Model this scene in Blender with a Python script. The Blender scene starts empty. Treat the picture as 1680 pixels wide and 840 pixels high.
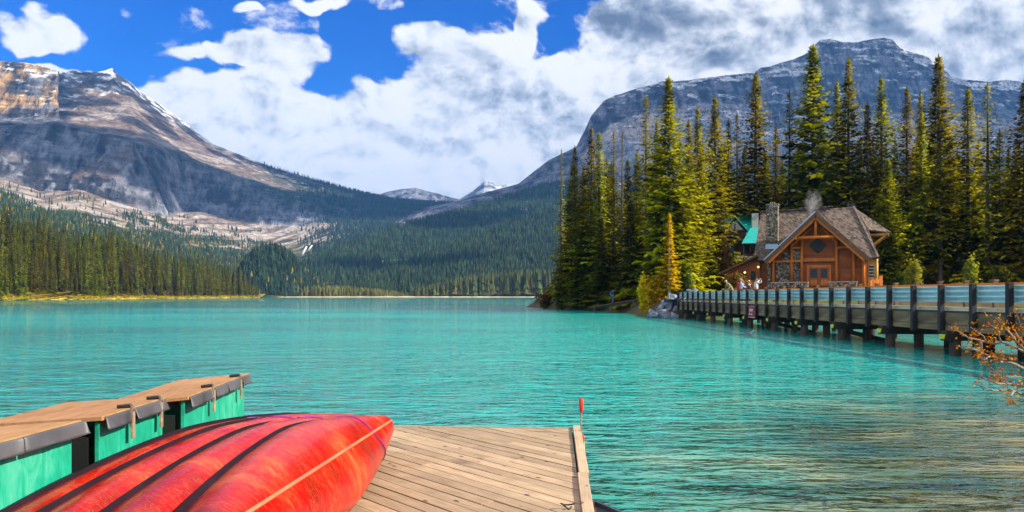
import bpy, bmesh, math, random
import numpy as np
from mathutils import Vector, Matrix

random.seed(7)
rng = np.random.default_rng(11)
R = math.radians
scene = bpy.context.scene
COL = scene.collection
F = 1200.0            # focal length in photograph pixels (1680 wide)
EYE = 2.05            # eye height above the lake
HOR = 485.0           # photograph row of the horizon


def at(px, y, d):
    """world point seen at photograph pixel (px, y) at distance d"""
    return Vector(((px - 840) / F * d, d, EYE + (HOR - y) / F * d))


# ------------------------------------------------------------------ camera
cam = bpy.data.cameras.new('camera')
cam.sensor_width = 36
cam.lens = 36 * F / 1680
cam.shift_y = (HOR - 420) / 1680
cam.clip_start = 0.1
cam.clip_end = 60000
cam_o = bpy.data.objects.new('camera', cam)
cam_o.location = (0, 0, EYE)
cam_o.rotation_euler = (R(90), 0, 0)
COL.objects.link(cam_o)
scene.camera = cam_o

# ------------------------------------------------------------------ view / sun / sky
scene.view_settings.view_transform = 'Standard'
scene.view_settings.look = 'None'
scene.view_settings.gamma = 1
scene.view_settings.exposure = 0.8
scene.view_settings.use_curve_mapping = False
scene.render.engine = 'CYCLES'
scene.cycles.max_bounces = 8
scene.cycles.diffuse_bounces = 3
scene.cycles.glossy_bounces = 3
scene.cycles.transmission_bounces = 4
scene.cycles.volume_bounces = 0
scene.cycles.caustics_reflective = False
scene.cycles.caustics_refractive = False

SUN_AZ, SUN_EL = 110.0, 33.0      # azimuth measured clockwise from the view axis (+Y)
sun_dir = Vector((math.sin(R(SUN_AZ)) * math.cos(R(SUN_EL)), math.cos(R(SUN_AZ)) * math.cos(R(SUN_EL)), math.sin(R(SUN_EL))))
sl = bpy.data.lights.new('sun', 'SUN')
sl.energy = 5.0
sl.angle = R(0.53)
sl.color = (1.0, 0.9, 0.74)
so = bpy.data.objects.new('sun', sl)
so.rotation_euler = sun_dir.to_track_quat('Z', 'Y').to_euler()
COL.objects.link(so)


class NT:
    """small helper for building node trees"""
    def __init__(self, tree):
        self.t = tree
        self.n = tree.nodes
        self.l = tree.links

    def new(self, typ, **kw):
        nd = self.n.new(typ)
        for k, v in kw.items():
            setattr(nd, k, v)
        return nd

    def set(self, sock, v):
        if isinstance(v, bpy.types.NodeSocket):
            self.l.new(v, sock)
        elif v is not None:
            try:
                sock.default_value = v
            except Exception:
                sock.default_value = (*v, 1)

    def math(self, op, a, b=None, c=None, clamp=False):
        nd = self.new('ShaderNodeMath', operation=op, use_clamp=clamp)
        self.set(nd.inputs[0], a)
        if b is not None:
            self.set(nd.inputs[1], b)
        if c is not None:
            self.set(nd.inputs[2], c)
        return nd.outputs[0]

    def vmath(self, op, a, b=None, c=None):
        nd = self.new('ShaderNodeVectorMath', operation=op)
        self.set(nd.inputs[0], a)
        if b is not None:
            self.set(nd.inputs[1], b)
        if c is not None:
            self.set(nd.inputs[2], c)
        return nd.outputs['Value'] if op in ('DOT_PRODUCT', 'LENGTH', 'DISTANCE') else nd.outputs[0]

    def noise(self, vec, scale, detail=4.0, rough=0.55, dist=0.0, color=False):
        nd = self.new('ShaderNodeTexNoise')
        if vec is not None:
            self.l.new(vec, nd.inputs['Vector'])
        nd.inputs['Scale'].default_value = scale
        nd.inputs['Detail'].default_value = detail
        nd.inputs['Roughness'].default_value = rough
        nd.inputs['Distortion'].default_value = dist
        return nd.outputs['Color'] if color else nd.outputs['Fac']

    def ramp(self, fac, stops, interp='LINEAR'):
        nd = self.new('ShaderNodeValToRGB')
        nd.color_ramp.interpolation = interp
        e = nd.color_ramp.elements
        while len(e) < len(stops):
            e.new(0.5)
        for el, (p, c) in zip(e, stops):
            el.position = p
            el.color = c if len(c) == 4 else (*c, 1)
        self.set(nd.inputs[0], fac)
        return nd.outputs[0]

    def smooth(self, x, a, b, lo=0.0, hi=1.0):
        nd = self.new('ShaderNodeMapRange', interpolation_type='SMOOTHSTEP')
        self.set(nd.inputs['Value'], x)
        self.set(nd.inputs['From Min'], a)
        self.set(nd.inputs['From Max'], b)
        self.set(nd.inputs['To Min'], lo)
        self.set(nd.inputs['To Max'], hi)
        return nd.outputs[0]

    def mix(self, fac, a, b, blend='MIX'):
        nd = self.new('ShaderNodeMix', data_type='RGBA', blend_type=blend)
        self.set(nd.inputs['Factor'], fac)
        self.set(nd.inputs[6], a if isinstance(a, bpy.types.NodeSocket) else (*a[:3], 1))
        self.set(nd.inputs[7], b if isinstance(b, bpy.types.NodeSocket) else (*b[:3], 1))
        return nd.outputs[2]

    def mapping(self, vec, scale=(1, 1, 1), rot=(0, 0, 0), loc=(0, 0, 0)):
        nd = self.new('ShaderNodeMapping')
        self.l.new(vec, nd.inputs[0])
        nd.inputs['Location'].default_value = loc
        nd.inputs['Rotation'].default_value = rot
        nd.inputs['Scale'].default_value = scale
        return nd.outputs[0]

    def bump(self, h, strength=0.5, dist=0.1, normal=None):
        nd = self.new('ShaderNodeBump')
        self.set(nd.inputs['Height'], h)
        nd.inputs['Strength'].default_value = strength
        nd.inputs['Distance'].default_value = dist
        if normal is not None:
            self.l.new(normal, nd.inputs['Normal'])
        return nd.outputs[0]


# --- sky: Nishita with cumulus clouds set by direction (azimuth, elevation)
world = bpy.data.worlds.new('World')
scene.world = world
world.use_nodes = True
W = NT(world.node_tree)
W.n.clear()
sky = W.new('ShaderNodeTexSky', sky_type='NISHITA')
sky.sun_disc = False
sky.sun_elevation = R(SUN_EL)
sky.sun_rotation = R(SUN_AZ)
sky.air_density = 1.0
sky.dust_density = 0.3
sky.ozone_density = 2.5
hs = W.new('ShaderNodeHueSaturation')
hs.inputs['Saturation'].default_value = 1.5
hs.inputs['Value'].default_value = 1.0
W.l.new(sky.outputs[0], hs.inputs['Color'])
bg_sky = W.new('ShaderNodeBackground')
bg_sky.inputs['Strength'].default_value = 0.11
W.l.new(W.mix(1.0, hs.outputs[0], (0.07, 0.52, 1.0), 'MULTIPLY'), bg_sky.inputs['Color'])
geo = W.new('ShaderNodeNewGeometry')
dirv = W.vmath('SCALE', geo.outputs['Incoming'])
dirv.node.inputs['Scale'].default_value = -1.0
sep = W.new('ShaderNodeSeparateXYZ')
W.l.new(dirv, sep.inputs[0])
azn = W.math('ARCTAN2', sep.outputs[0], sep.outputs[1])
eln = W.math('ARCSINE', sep.outputs[2])
comb = W.new('ShaderNodeCombineXYZ')
W.l.new(azn, comb.inputs[0])
W.l.new(eln, comb.inputs[1])
ae = comb.outputs[0]


def azel(px, y):
    v = at(px, y, 1.0) - Vector((0, 0, EYE))
    v.normalize()
    return math.atan2(v.x, v.y), math.asin(v.z)


# gently warped coordinates so that no outline stays an ellipse
wn = W.noise(dirv, 9.0, 3, 0.5, color=True)
wo = W.vmath('SUBTRACT', wn, (0.5, 0.5, 0.5))
aew = W.vmath('MULTIPLY_ADD', wo, (0.11, 0.11, 0.0), ae)
BLOBS = [  # px, row, half width, half height, weight
    (65, 38, 66, 48, 1.0), (95, 55, 40, 30, .6), (188, 20, 34, 18, .52), (70, 106, 120, 20, .95),
    (390, 66, 66, 34, .9), (345, 78, 60, 26, .7), (470, 88, 90, 36, .95), (285, 85, 50, 20, .45),
    (430, 150, 90, 60, 1.0), (330, 165, 110, 56, 1.0), (270, 170, 50, 30, .5), (450, 220, 200, 90, 1.2), (570, 180, 120, 60, .9),
    (600, 260, 190, 80, 1.2), (700, 110, 92, 88, 1.15), (670, 66, 56, 44, .75), (780, 105, 110, 66, 1.0),
    (790, 190, 180, 100, 1.25), (861, 50, 28, 34, .95), (850, 40, 20, 18, .5), (905, 130, 90, 50, .9), (985, 120, 90, 60, 1.0),
    (700, 240, 240, 80, 1.2), (880, 240, 170, 90, 1.2), (1040, 120, 90, 60, .9), (1020, 180, 160, 100, 1.2),
    (520, 2, 60, 20, .8), (620, 5, 70, 28, .95), (405, 0, 36, 14, .7), (730, 300, 120, 30, .35), (560, 280, 140, 40, .9),
    (1030, 25, 110, 60, 1.1), (1160, 50, 230, 120, 1.5), (1370, 40, 240, 110, 1.5), (1580, 50, 240, 140, 1.5),
    (1700, 120, 200, 120, 1.3), (1250, 130, 220, 80, .9), (640, 330, 420, 24, .8), (980, 290, 220, 80, 1.0)]


def blob_sum(vec, blobs):
    acc = None
    for (px, y, rx, ry, w) in blobs:
        a, e = azel(px, y)
        a1, e1 = azel(px + rx, y)
        a2, e2 = azel(px, y - ry)
        ra, re = max(abs(a1 - a), 1e-3), max(abs(e2 - e), 1e-3)
        q = W.vmath('MULTIPLY_ADD', vec, (1 / ra, 1 / re, 0.0), (-a / ra, -e / re, 0.0))
        d2 = W.vmath('DOT_PRODUCT', q, q)
        m = W.math('MULTIPLY_ADD', d2, -w, w)
        m = W.math('MAXIMUM', m, 0.0)
        acc = m if acc is None else W.math('ADD', acc, m)
    return acc


bsum = W.math('MINIMUM', blob_sum(aew, BLOBS), 1.35)
# beyond the picture the same kind of broken cumulus goes on
azabs = W.math('ABSOLUTE', azn)
outm = W.math('MAXIMUM', W.smooth(azabs, 0.62, 0.80), W.smooth(eln, 0.40, 0.58))
gen = W.smooth(W.noise(dirv, 2.6, 3, 0.5), 0.37, 0.53, 0.0, 1.3)
base_d = W.math('ADD', W.math('MULTIPLY', bsum, W.math('SUBTRACT', 1.0, outm)), W.math('MULTIPLY', gen, outm))


def cloud_noise(v):
    a = W.noise(v, 6.8, 10, 0.60, 0.2)
    return a


dstretch = W.vmath('MULTIPLY', dirv, (1.0, 1.0, 1.35))
n0 = cloud_noise(dstretch)
n1 = cloud_noise(W.vmath('ADD', dstretch, (0.011, -0.002, 0.016)))
n2 = W.noise(dstretch, 3.4, 5, 0.5)
n3 = W.noise(W.vmath('ADD', dstretch, (0.05, -0.01, 0.085)), 3.4, 5, 0.5)
dens = W.math('MULTIPLY_ADD', n0, 3.9, W.math('ADD', base_d, -2.10))
cover = W.smooth(dens, 0.08, 0.48)
thick = W.smooth(dens, 0.3, 1.5)
relief = W.math('MULTIPLY', W.math('SUBTRACT', n0, n1), 4.2)
DARK = [(1080, 25, 170, 70, .75), (960, 25, 80, 40, .4), (1190, 85, 150, 40, .35), (1400, 20, 160, 50, .6), (1640, 30, 130, 60, .4), (1590, 110, 130, 40, .35),
        (800, 225, 150, 40, .14), (930, 200, 150, 36, .24), (1010, 175, 90, 50, .3), (1140, 115, 140, 36, .25), (620, 250, 120, 26, .15), (1660, 130, 60, 24, .35)]
dark = blob_sum(aew, DARK)
dark = W.math('ADD', dark, W.math('MULTIPLY', outm, 0.05))
shade = W.math('ADD', W.math('ADD', 0.88, relief), W.math('MULTIPLY', dark, -0.75))
shade = W.math('ADD', shade, W.math('MULTIPLY', W.math('SUBTRACT', n2, n3), 0.45), clamp=True)
ccol = W.ramp(shade, [(0.0, (0.15, 0.19, 0.27)), (0.3, (0.32, 0.38, 0.47)), (0.6, (0.66, 0.71, 0.79)), (0.85, (0.92, 0.94, 0.96)), (1.0, (1.0, 1.0, 1.0))])
bg_c = W.new('ShaderNodeBackground')
bg_c.inputs['Strength'].default_value = 0.70
W.l.new(ccol, bg_c.inputs['Color'])
mx = W.new('ShaderNodeMixShader')
W.l.new(cover, mx.inputs[0])
W.l.new(bg_sky.outputs[0], mx.inputs[1])
W.l.new(bg_c.outputs[0], mx.inputs[2])
wout = W.new('ShaderNodeOutputWorld')
W.l.new(mx.outputs[0], wout.inputs[0])
world.cycles.sampling_method = 'MANUAL'
world.cycles.sample_map_resolution = 1024

# ------------------------------------------------------------------ numpy noise
_T = np.random.default_rng(5).random((64, 64, 64)).astype(np.float32)


def vnoise(p):
    i = np.floor(p).astype(int)
    f = p - i
    f = f * f * (3 - 2 * f)
    i &= 63
    j = (i + 1) & 63
    x0, y0, z0, x1, y1, z1 = i[..., 0], i[..., 1], i[..., 2], j[..., 0], j[..., 1], j[..., 2]
    fx, fy, fz = f[..., 0], f[..., 1], f[..., 2]
    a = _T[x0, y0, z0] * (1 - fx) + _T[x1, y0, z0] * fx
    b = _T[x0, y1, z0] * (1 - fx) + _T[x1, y1, z0] * fx
    c = _T[x0, y0, z1] * (1 - fx) + _T[x1, y0, z1] * fx
    d = _T[x0, y1, z1] * (1 - fx) + _T[x1, y1, z1] * fx
    return (a * (1 - fy) + b * fy) * (1 - fz) + (c * (1 - fy) + d * fy) * fz


def fbm(p, octv=5, gain=0.5, ridged=False):
    s, a, t = 0.0, 1.0, 0.0
    p = np.asarray(p, dtype=float)
    for k in range(octv):
        n = vnoise(p * 2 ** k + 13.7 * k)
        if ridged:
            n = 1 - abs(2 * n - 1)
        s = s + a * n
        t += a
        a *= gain
    return s / t


def sstep(x, a, b):
    t = np.clip((x - a) / (b - a), 0, 1)
    return t * t * (3 - 2 * t)


# ------------------------------------------------------------------ object helpers
def tag(o, label=None, cat=None, group=None, kind=None):
    if label:
        o['label'] = label
    if cat:
        o['category'] = cat
    if group:
        o['group'] = group
    if kind:
        o['kind'] = kind
    return o


def empty(name, loc=(0, 0, 0), rz=0.0):
    o = bpy.data.objects.new(name, None)
    o.location = loc
    o.rotation_euler = (0, 0, rz)
    o.empty_display_size = 0.3
    COL.objects.link(o)
    return o


def copy_tree(o, parent=None):
    c = o.copy()
    COL.objects.link(c)
    if parent is not None:
        c.parent = parent
    for ch in list(o.children):
        copy_tree(ch, c)
    return c


def mesh_np(name, verts, faces, mat=None, parent=None, smooth=False, colors=None):
    """verts (n,3), faces (m,k) arrays with one k"""
    verts = np.asarray(verts, dtype=np.float32)
    faces = np.asarray(faces, dtype=np.int32)
    me = bpy.data.meshes.new(name)
    m, k = faces.shape
    me.vertices.add(len(verts))
    me.vertices.foreach_set('co', verts.ravel())
    me.loops.add(m * k)
    me.loops.foreach_set('vertex_index', faces.ravel())
    me.polygons.add(m)
    me.polygons.foreach_set('loop_start', np.arange(0, m * k, k, dtype=np.int32))
    me.polygons.foreach_set('use_smooth', np.full(m, smooth))
    if colors is not None:
        ca = me.color_attributes.new('Col', 'FLOAT_COLOR', 'POINT')
        c4 = np.ones((len(verts), 4), dtype=np.float32)
        c4[:, :3] = colors
        ca.data.foreach_set('color', c4.ravel())
    me.update(calc_edges=True)
    me.validate()
    if mat:
        me.materials.append(mat)
    return link(name, me, parent)


def link(name, me, parent=None):
    o = bpy.data.objects.new(name, me)
    COL.objects.link(o)
    if parent is not None:
        o.parent = parent
    return o


class MB:
    """collects shapes that become ONE mesh object"""
    def __init__(self):
        self.v, self.f = [], []

    def poly(self, pts, faces):
        b = len(self.v)
        self.v += [tuple(p) for p in pts]
        self.f += [tuple(i + b for i in f) for f in faces]
        return self

    def box(self, c, s, rot=None):
        cx, cy, cz = c
        hx, hy, hz = s[0] / 2, s[1] / 2, s[2] / 2
        P = [Vector((x * hx, y * hy, z * hz)) for z in (-1, 1) for y in (-1, 1) for x in (-1, 1)]
        if rot is not None:
            P = [rot @ p for p in P]
        P = [p + Vector(c) for p in P]
        return self.poly(P, [(0, 2, 3, 1), (4, 5, 7, 6), (0, 1, 5, 4), (2, 6, 7, 3), (0, 4, 6, 2), (1, 3, 7, 5)])

    def bar(self, a, b, w, h, up=(0, 0, 1)):
        """box-section bar from a to b; w sideways, h along up"""
        a, b = Vector(a), Vector(b)
        d = (b - a).normalized()
        up = Vector(up)
        s = d.cross(up)
        if s.length < 1e-5:
            s = d.cross(Vector((1, 0, 0)))
        s.normalize()
        u = s.cross(d)
        P = []
        for q in (a, b):
            for (i, j) in ((-1, -1), (1, -1), (1, 1), (-1, 1)):
                P.append(q + s * (i * w / 2) + u * (j * h / 2))
        return self.poly(P, [(3, 2, 1, 0), (4, 5, 6, 7), (0, 1, 5, 4), (1, 2, 6, 5), (2, 3, 7, 6), (3, 0, 4, 7)])

    def tube(self, pts, radii, n=8, cap=True):
        pts = [Vector(p) for p in pts]
        if not hasattr(radii, '__len__'):
            radii = [radii] * len(pts)
        base = len(self.v)
        ref = None
        for i, p in enumerate(pts):
            d = (pts[min(i + 1, len(pts) - 1)] - pts[max(i - 1, 0)]).normalized()
            if ref is None:
                ref = d.orthogonal().normalized()
            s = (ref - d * ref.dot(d))
            s = s.normalized() if s.length > 1e-6 else d.orthogonal().normalized()
            ref = s
            t = d.cross(s)
            for k in range(n):
                a = 2 * math.pi * k / n
                self.v.append(tuple(p + (s * math.cos(a) + t * math.sin(a)) * radii[i]))
        for i in range(len(pts) - 1):
            for k in range(n):
                a, b = base + i * n + k, base + i * n + (k + 1) % n
                self.f.append((a, b, b + n, a + n))
        if cap:
            self.f.append(tuple(base + k for k in reversed(range(n))))
            self.f.append(tuple(base + (len(pts) - 1) * n + k for k in range(n)))
        return self

    def extrude(self, poly, vec):
        """closed prism from a planar polygon swept by vec"""
        vec = Vector(vec)
        P = [Vector(p) for p in poly]
        n = len(P)
        nrm = Vector((0, 0, 0))
        for i in range(n):
            nrm += P[i].cross(P[(i + 1) % n])
        if nrm.dot(vec) > 0:
            P = P[::-1]
        Q = [p + vec for p in P]
        return self.poly(P + Q, [tuple(range(n)), tuple(reversed(range(n, 2 * n)))] +
                         [(i, i + n, (i + 1) % n + n, (i + 1) % n) for i in range(n)])

    def build(self, name, mat, parent=None, smooth=False, bevel=0.0, loc=None):
        me = bpy.data.meshes.new(name)
        me.from_pydata(self.v, [], self.f)
        if smooth:
            me.polygons.foreach_set('use_smooth', [True] * len(me.polygons))
        if mat:
            me.materials.append(mat)
        o = link(name, me, parent)
        if loc is not None:
            o.location = loc
        if bevel:
            m = o.modifiers.new('bevel', 'BEVEL')
            m.width = bevel
            m.segments = 2
            m.limit_method = 'ANGLE'
        return o


# ------------------------------------------------------------------ materials
M = {}


def new_mat(name):
    m = bpy.data.materials.new(name)
    m.use_nodes = True
    m.node_tree.nodes.clear()
    T = NT(m.node_tree)
    out = T.new('ShaderNodeOutputMaterial')
    M[name] = m
    return m, T, out


def principled(T, out, col, rough=0.6, normal=None, metal=0.0, spec=0.5):
    p = T.new('ShaderNodeBsdfPrincipled')
    T.set(p.inputs['Base Color'], col if isinstance(col, bpy.types.NodeSocket) else (*col, 1))
    T.set(p.inputs['Roughness'], rough)
    T.set(p.inputs['Metallic'], metal)
    p.inputs['Specular IOR Level'].default_value = spec
    if normal is not None:
        T.l.new(normal, p.inputs['Normal'])
    T.l.new(p.outputs[0], out.inputs[0])
    return p


def simple(name, c1, c2=None, scale=3.0, rough=0.6, bump=0.3, bdist=0.02, stretch=(1, 1, 1), metal=0.0, rnd=0.0, spec=0.5, detail=6):
    """noise mottled material in the object's own coordinates"""
    m, T, out = new_mat(name)
    tc = T.new('ShaderNodeTexCoord')
    v = T.mapping(tc.outputs['Object'], stretch)
    n = T.noise(v, scale, detail, 0.6)
    c2 = c2 or tuple(x * 0.6 for x in c1)
    col = T.ramp(n, [(0.3, c2), (0.68, c1)])
    if rnd:
        oi = T.new('ShaderNodeObjectInfo')
        f = T.math('MULTIPLY_ADD', oi.outputs['Random'], rnd, 1 - rnd / 2)
        col = T.vmath('SCALE', col)
        T.l.new(f, col.node.inputs['Scale'])
    nb = T.bump(T.noise(v, scale * 2.3, 5, 0.65), bump, bdist)
    principled(T, out, col, rough, nb, metal, spec)
    return m


def foliage(name, c_dark, c_light, trans=0.35, hue=0.06, scale=0.35, tcol=None):
    m, T, out = new_mat(name)
    tc = T.new('ShaderNodeTexCoord')
    oi = T.new('ShaderNodeObjectInfo')
    g = T.new('ShaderNodeNewGeometry')
    n = T.noise(tc.outputs['Object'], scale, 3, 0.6)
    f = T.math('MULTIPLY_ADD', g.outputs['Random Per Island'], 0.35, T.math('MULTIPLY_ADD', n, 2.3, -0.95), clamp=True)
    col = T.mix(f, c_dark, c_light)
    h = T.new('ShaderNodeHueSaturation')
    T.l.new(col, h.inputs['Color'])
    T.set(h.inputs['Hue'], T.math('MULTIPLY_ADD', oi.outputs['Random'], hue, 0.5 - hue / 2))
    T.set(h.inputs['Value'], T.math('MULTIPLY_ADD', oi.outputs['Random'], 0.5, 0.75))
    d = T.new('ShaderNodeBsdfDiffuse')
    t = T.new('ShaderNodeBsdfTranslucent')
    # leaf normals lean outwards from the stem, as a real spray of needles does
    rad = T.vmath('NORMALIZE', T.vmath('MULTIPLY', tc.outputs['Object'], (1, 1, 0.02)))
    vt = T.new('ShaderNodeVectorTransform', vector_type='NORMAL', convert_from='OBJECT', convert_to='WORLD')
    T.l.new(rad, vt.inputs[0])
    rw = T.vmath('NORMALIZE', vt.outputs[0])
    rw = T.vmath('ADD', rw, (0, 0, 0.35))
    mixn = T.vmath('NORMALIZE', T.vmath('ADD', rw, T.vmath('MULTIPLY', g.outputs['Normal'], (0.55, 0.55, 0.55))))
    T.l.new(mixn, d.inputs['Normal'])
    T.l.new(h.outputs[0], d.inputs[0])
    tc2 = T.mix(1.0, h.outputs[0], tcol or (1.5, 1.3, 0.5), 'MULTIPLY')
    T.l.new(tc2, t.inputs[0])
    mxs = T.new('ShaderNodeMixShader')
    mxs.inputs[0].default_value = trans
    T.l.new(d.outputs[0], mxs.inputs[1])
    T.l.new(t.outputs[0], mxs.inputs[2])
    T.l.new(mxs.outputs[0], out.inputs[0])
    return m


foliage('needles', (0.014, 0.034, 0.004), (0.60, 0.54, 0.010))
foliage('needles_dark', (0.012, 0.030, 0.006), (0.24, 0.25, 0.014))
foliage('needles_shore', (0.014, 0.034, 0.007), (0.40, 0.38, 0.016), hue=0.07)
foliage('needles_gold', (0.42, 0.29, 0.008), (0.86, 0.64, 0.012), trans=0.4)
foliage('leaf_gold', (0.42, 0.22, 0.008), (0.85, 0.55, 0.015), trans=0.4, scale=1.5)
foliage('leaf_rust', (0.10, 0.055, 0.015), (0.30, 0.17, 0.03), trans=0.3, scale=1.5)
foliage('leaf_green', (0.03, 0.06, 0.012), (0.14, 0.16, 0.02), trans=0.35, scale=1.2)
foliage('leaf_lime', (0.20, 0.22, 0.02), (0.50, 0.48, 0.05), trans=0.4, scale=1.5)
foliage('leaf_orange', (0.55, 0.17, 0.01), (0.90, 0.58, 0.015), trans=0.4, scale=6)
simple('bark', (0.16, 0.11, 0.08), (0.05, 0.035, 0.03), 4, 0.9, 0.8, 0.03, (1, 1, 0.25))
simple('bark_grey', (0.36, 0.30, 0.27), (0.14, 0.10, 0.09), 20, 0.8, 0.6, 0.004, (1, 1, 1))
simple('bark_white', (0.72, 0.68, 0.58), (0.35, 0.30, 0.24), 5, 0.8, 0.3, 0.01, (1, 1, 0.4))


def vcol_mat(name, noise_scale, amount, rough=0.95, bump=0.0, bdist=1.0, trans=0.0):
    m, T, out = new_mat(name)
    a = T.new('ShaderNodeVertexColor')
    a.layer_name = 'Col'
    tc = T.new('ShaderNodeTexCoord')
    n = T.noise(tc.outputs['Object'], noise_scale, 8, 0.65)
    f = T.smooth(n, 0.25, 0.75, 1 - amount, 1 + amount)
    col = T.vmath('SCALE', a.outputs[0])
    T.l.new(f, col.node.inputs['Scale'])
    if trans:
        d = T.new('ShaderNodeBsdfDiffuse')
        t = T.new('ShaderNodeBsdfTranslucent')
        T.l.new(col, d.inputs[0])
        T.l.new(col, t.inputs[0])
        mxs = T.new('ShaderNodeMixShader')
        mxs.inputs[0].default_value = trans
        T.l.new(d.outputs[0], mxs.inputs[1])
        T.l.new(t.outputs[0], mxs.inputs[2])
        T.l.new(mxs.outputs[0], out.inputs[0])
    else:
        nb = T.bump(n, bump, bdist) if bump else None
        principled(T, out, col, rough, nb, spec=0.1)
    return m


def rock_mat(name):
    m, T, out = new_mat(name)
    a = T.new('ShaderNodeVertexColor')
    a.layer_name = 'Col'
    tc = T.new('ShaderNodeTexCoord')
    p = tc.outputs['Object']
    n = T.noise(p, 0.03, 9, 0.72)
    st = T.noise(T.mapping(p, (1, .4, .16)), 0.06, 7, 0.68, 0.6)
    be = T.noise(T.mapping(p, (.10, .10, 1)), 0.05, 6, 0.66, 0.4)
    f = T.math('ADD', T.math('MULTIPLY', n, .4), T.math('ADD', T.math('MULTIPLY', st, .4), T.math('MULTIPLY', be, .2)))
    g = T.smooth(f, 0.38, 0.62, 0.34, 1.62)
    col = T.vmath('SCALE', a.outputs[0])
    T.l.new(g, col.node.inputs['Scale'])
    principled(T, out, col, 0.95, T.bump(f, 1.0, 26.0), spec=0.1)


rock_mat('mountain_rock')
vcol_mat('soil', 0.5, 0.4, bump=0.5, bdist=0.15)
vcol_mat('far_needles', 0.02, 0.25, trans=0.25)

# ------------------------------------------------------------------ the lake
def make_water():
    m, T, out = new_mat('lake_water')
    tc = T.new('ShaderNodeTexCoord')
    p = tc.outputs['Object']
    sp = T.new('ShaderNodeSeparateXYZ')
    T.l.new(p, sp.inputs[0])
    # body colour: milky glacial turquoise, deeper green-blue further out, olive where the bed shows in the shallows
    n_big = T.noise(p, 0.035, 4, 0.55)
    col = T.ramp(n_big, [(0.30, (0.004, 0.33, 0.28)), (0.68, (0.016, 0.54, 0.44))])
    # shallows along the near right-hand shore: X - 0.35 Y grows towards the bank
    sh = T.math('SUBTRACT', sp.outputs[0], T.math('MULTIPLY', sp.outputs[1], 0.46))
    sh = T.math('ADD', sh, T.math('MULTIPLY', T.math('SUBTRACT', T.noise(p, 0.30, 3, 0.5), 0.5), 5.0))
    shal = T.smooth(sh, -5.0, 1.6)
    lim = T.smooth(sp.outputs[1], 10.0, 19.0, 1.0, 0.0)
    bed = T.noise(T.mapping(p, (0.55, 1.0, 1.0)), 0.62, 4, 0.55)
    bedc = T.ramp(bed, [(0.36, (0.012, 0.070, 0.042)), (0.50, (0.10, 0.15, 0.06)), (0.66, (0.38, 0.33, 0.14))])
    col = T.mix(T.math('MULTIPLY', shal, lim), col, bedc)
    # ripples
    w1 = T.noise(T.mapping(p, (0.55, 1.6, 1.0), (0, 0, R(7))), 2.4, 3, 0.55, 0.3)
    w2 = T.noise(T.mapping(p, (0.6, 1.25, 1.0), (0, 0, R(-14))), 0.62, 3, 0.5, 0.2)
    w3 = T.noise(T.mapping(p, (1.0, 1.0, 1.0)), 7.0, 2, 0.5)
    h = T.math('MULTIPLY_ADD', w2, 0.26, T.math('MULTIPLY_ADD', w1, 0.15, T.math('MULTIPLY', w3, 0.03)))
    gust = T.smooth(T.noise(T.mapping(p, (0.5, 1.0, 1.0)), 0.05, 3, 0.5), 0.3, 0.65, 0.65, 1.25)
    h = T.math('MULTIPLY', h, gust)
    calm = T.smooth(sp.outputs[1], 70.0, 150.0, 1.0, 0.35)
    h = T.math('MULTIPLY', h, calm)
    nb = T.bump(h, 1.0, 1.0)
    fr = T.new('ShaderNodeFresnel')
    fr.inputs['IOR'].default_value = 1.33
    T.l.new(nb, fr.inputs['Normal'])
    fac = T.math('MINIMUM', T.math('MULTIPLY', fr.outputs[0], 2.1), 0.85)
    df = T.new('ShaderNodeBsdfDiffuse')
    T.l.new(col, df.inputs['Color'])
    T.l.new(T.bump(h, 0.45, 1.0), df.inputs['Normal'])
    gl = T.new('ShaderNodeBsdfGlossy')
    gl.inputs['Roughness'].default_value = 0.02
    T.l.new(nb, gl.inputs['Normal'])
    ms = T.new('ShaderNodeMixShader')
    T.l.new(fac, ms.inputs[0])
    T.l.new(df.outputs[0], ms.inputs[1])
    T.l.new(gl.outputs[0], ms.inputs[2])
    T.l.new(ms.outputs[0], out.inputs[0])
    return m


make_water()
lake = mesh_np('lake', [(-1600, -60, 0), (1600, -60, 0), (1600, 1400, 0), (-1600, 1400, 0)], [(0, 1, 2, 3)], M['lake_water'])
tag(lake, kind='structure')
simple('ground_soil', (0.16, 0.15, 0.09), (0.07, 0.08, 0.04), 0.02, 0.95, 0.2, 1.0)
g = mesh_np('ground', [(-9000, -2000, -4), (9000, -2000, -4), (9000, 9000, -4), (-9000, 9000, -4)], [(0, 1, 2, 3)], M['ground_soil'])
tag(g, kind='structure')


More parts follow.
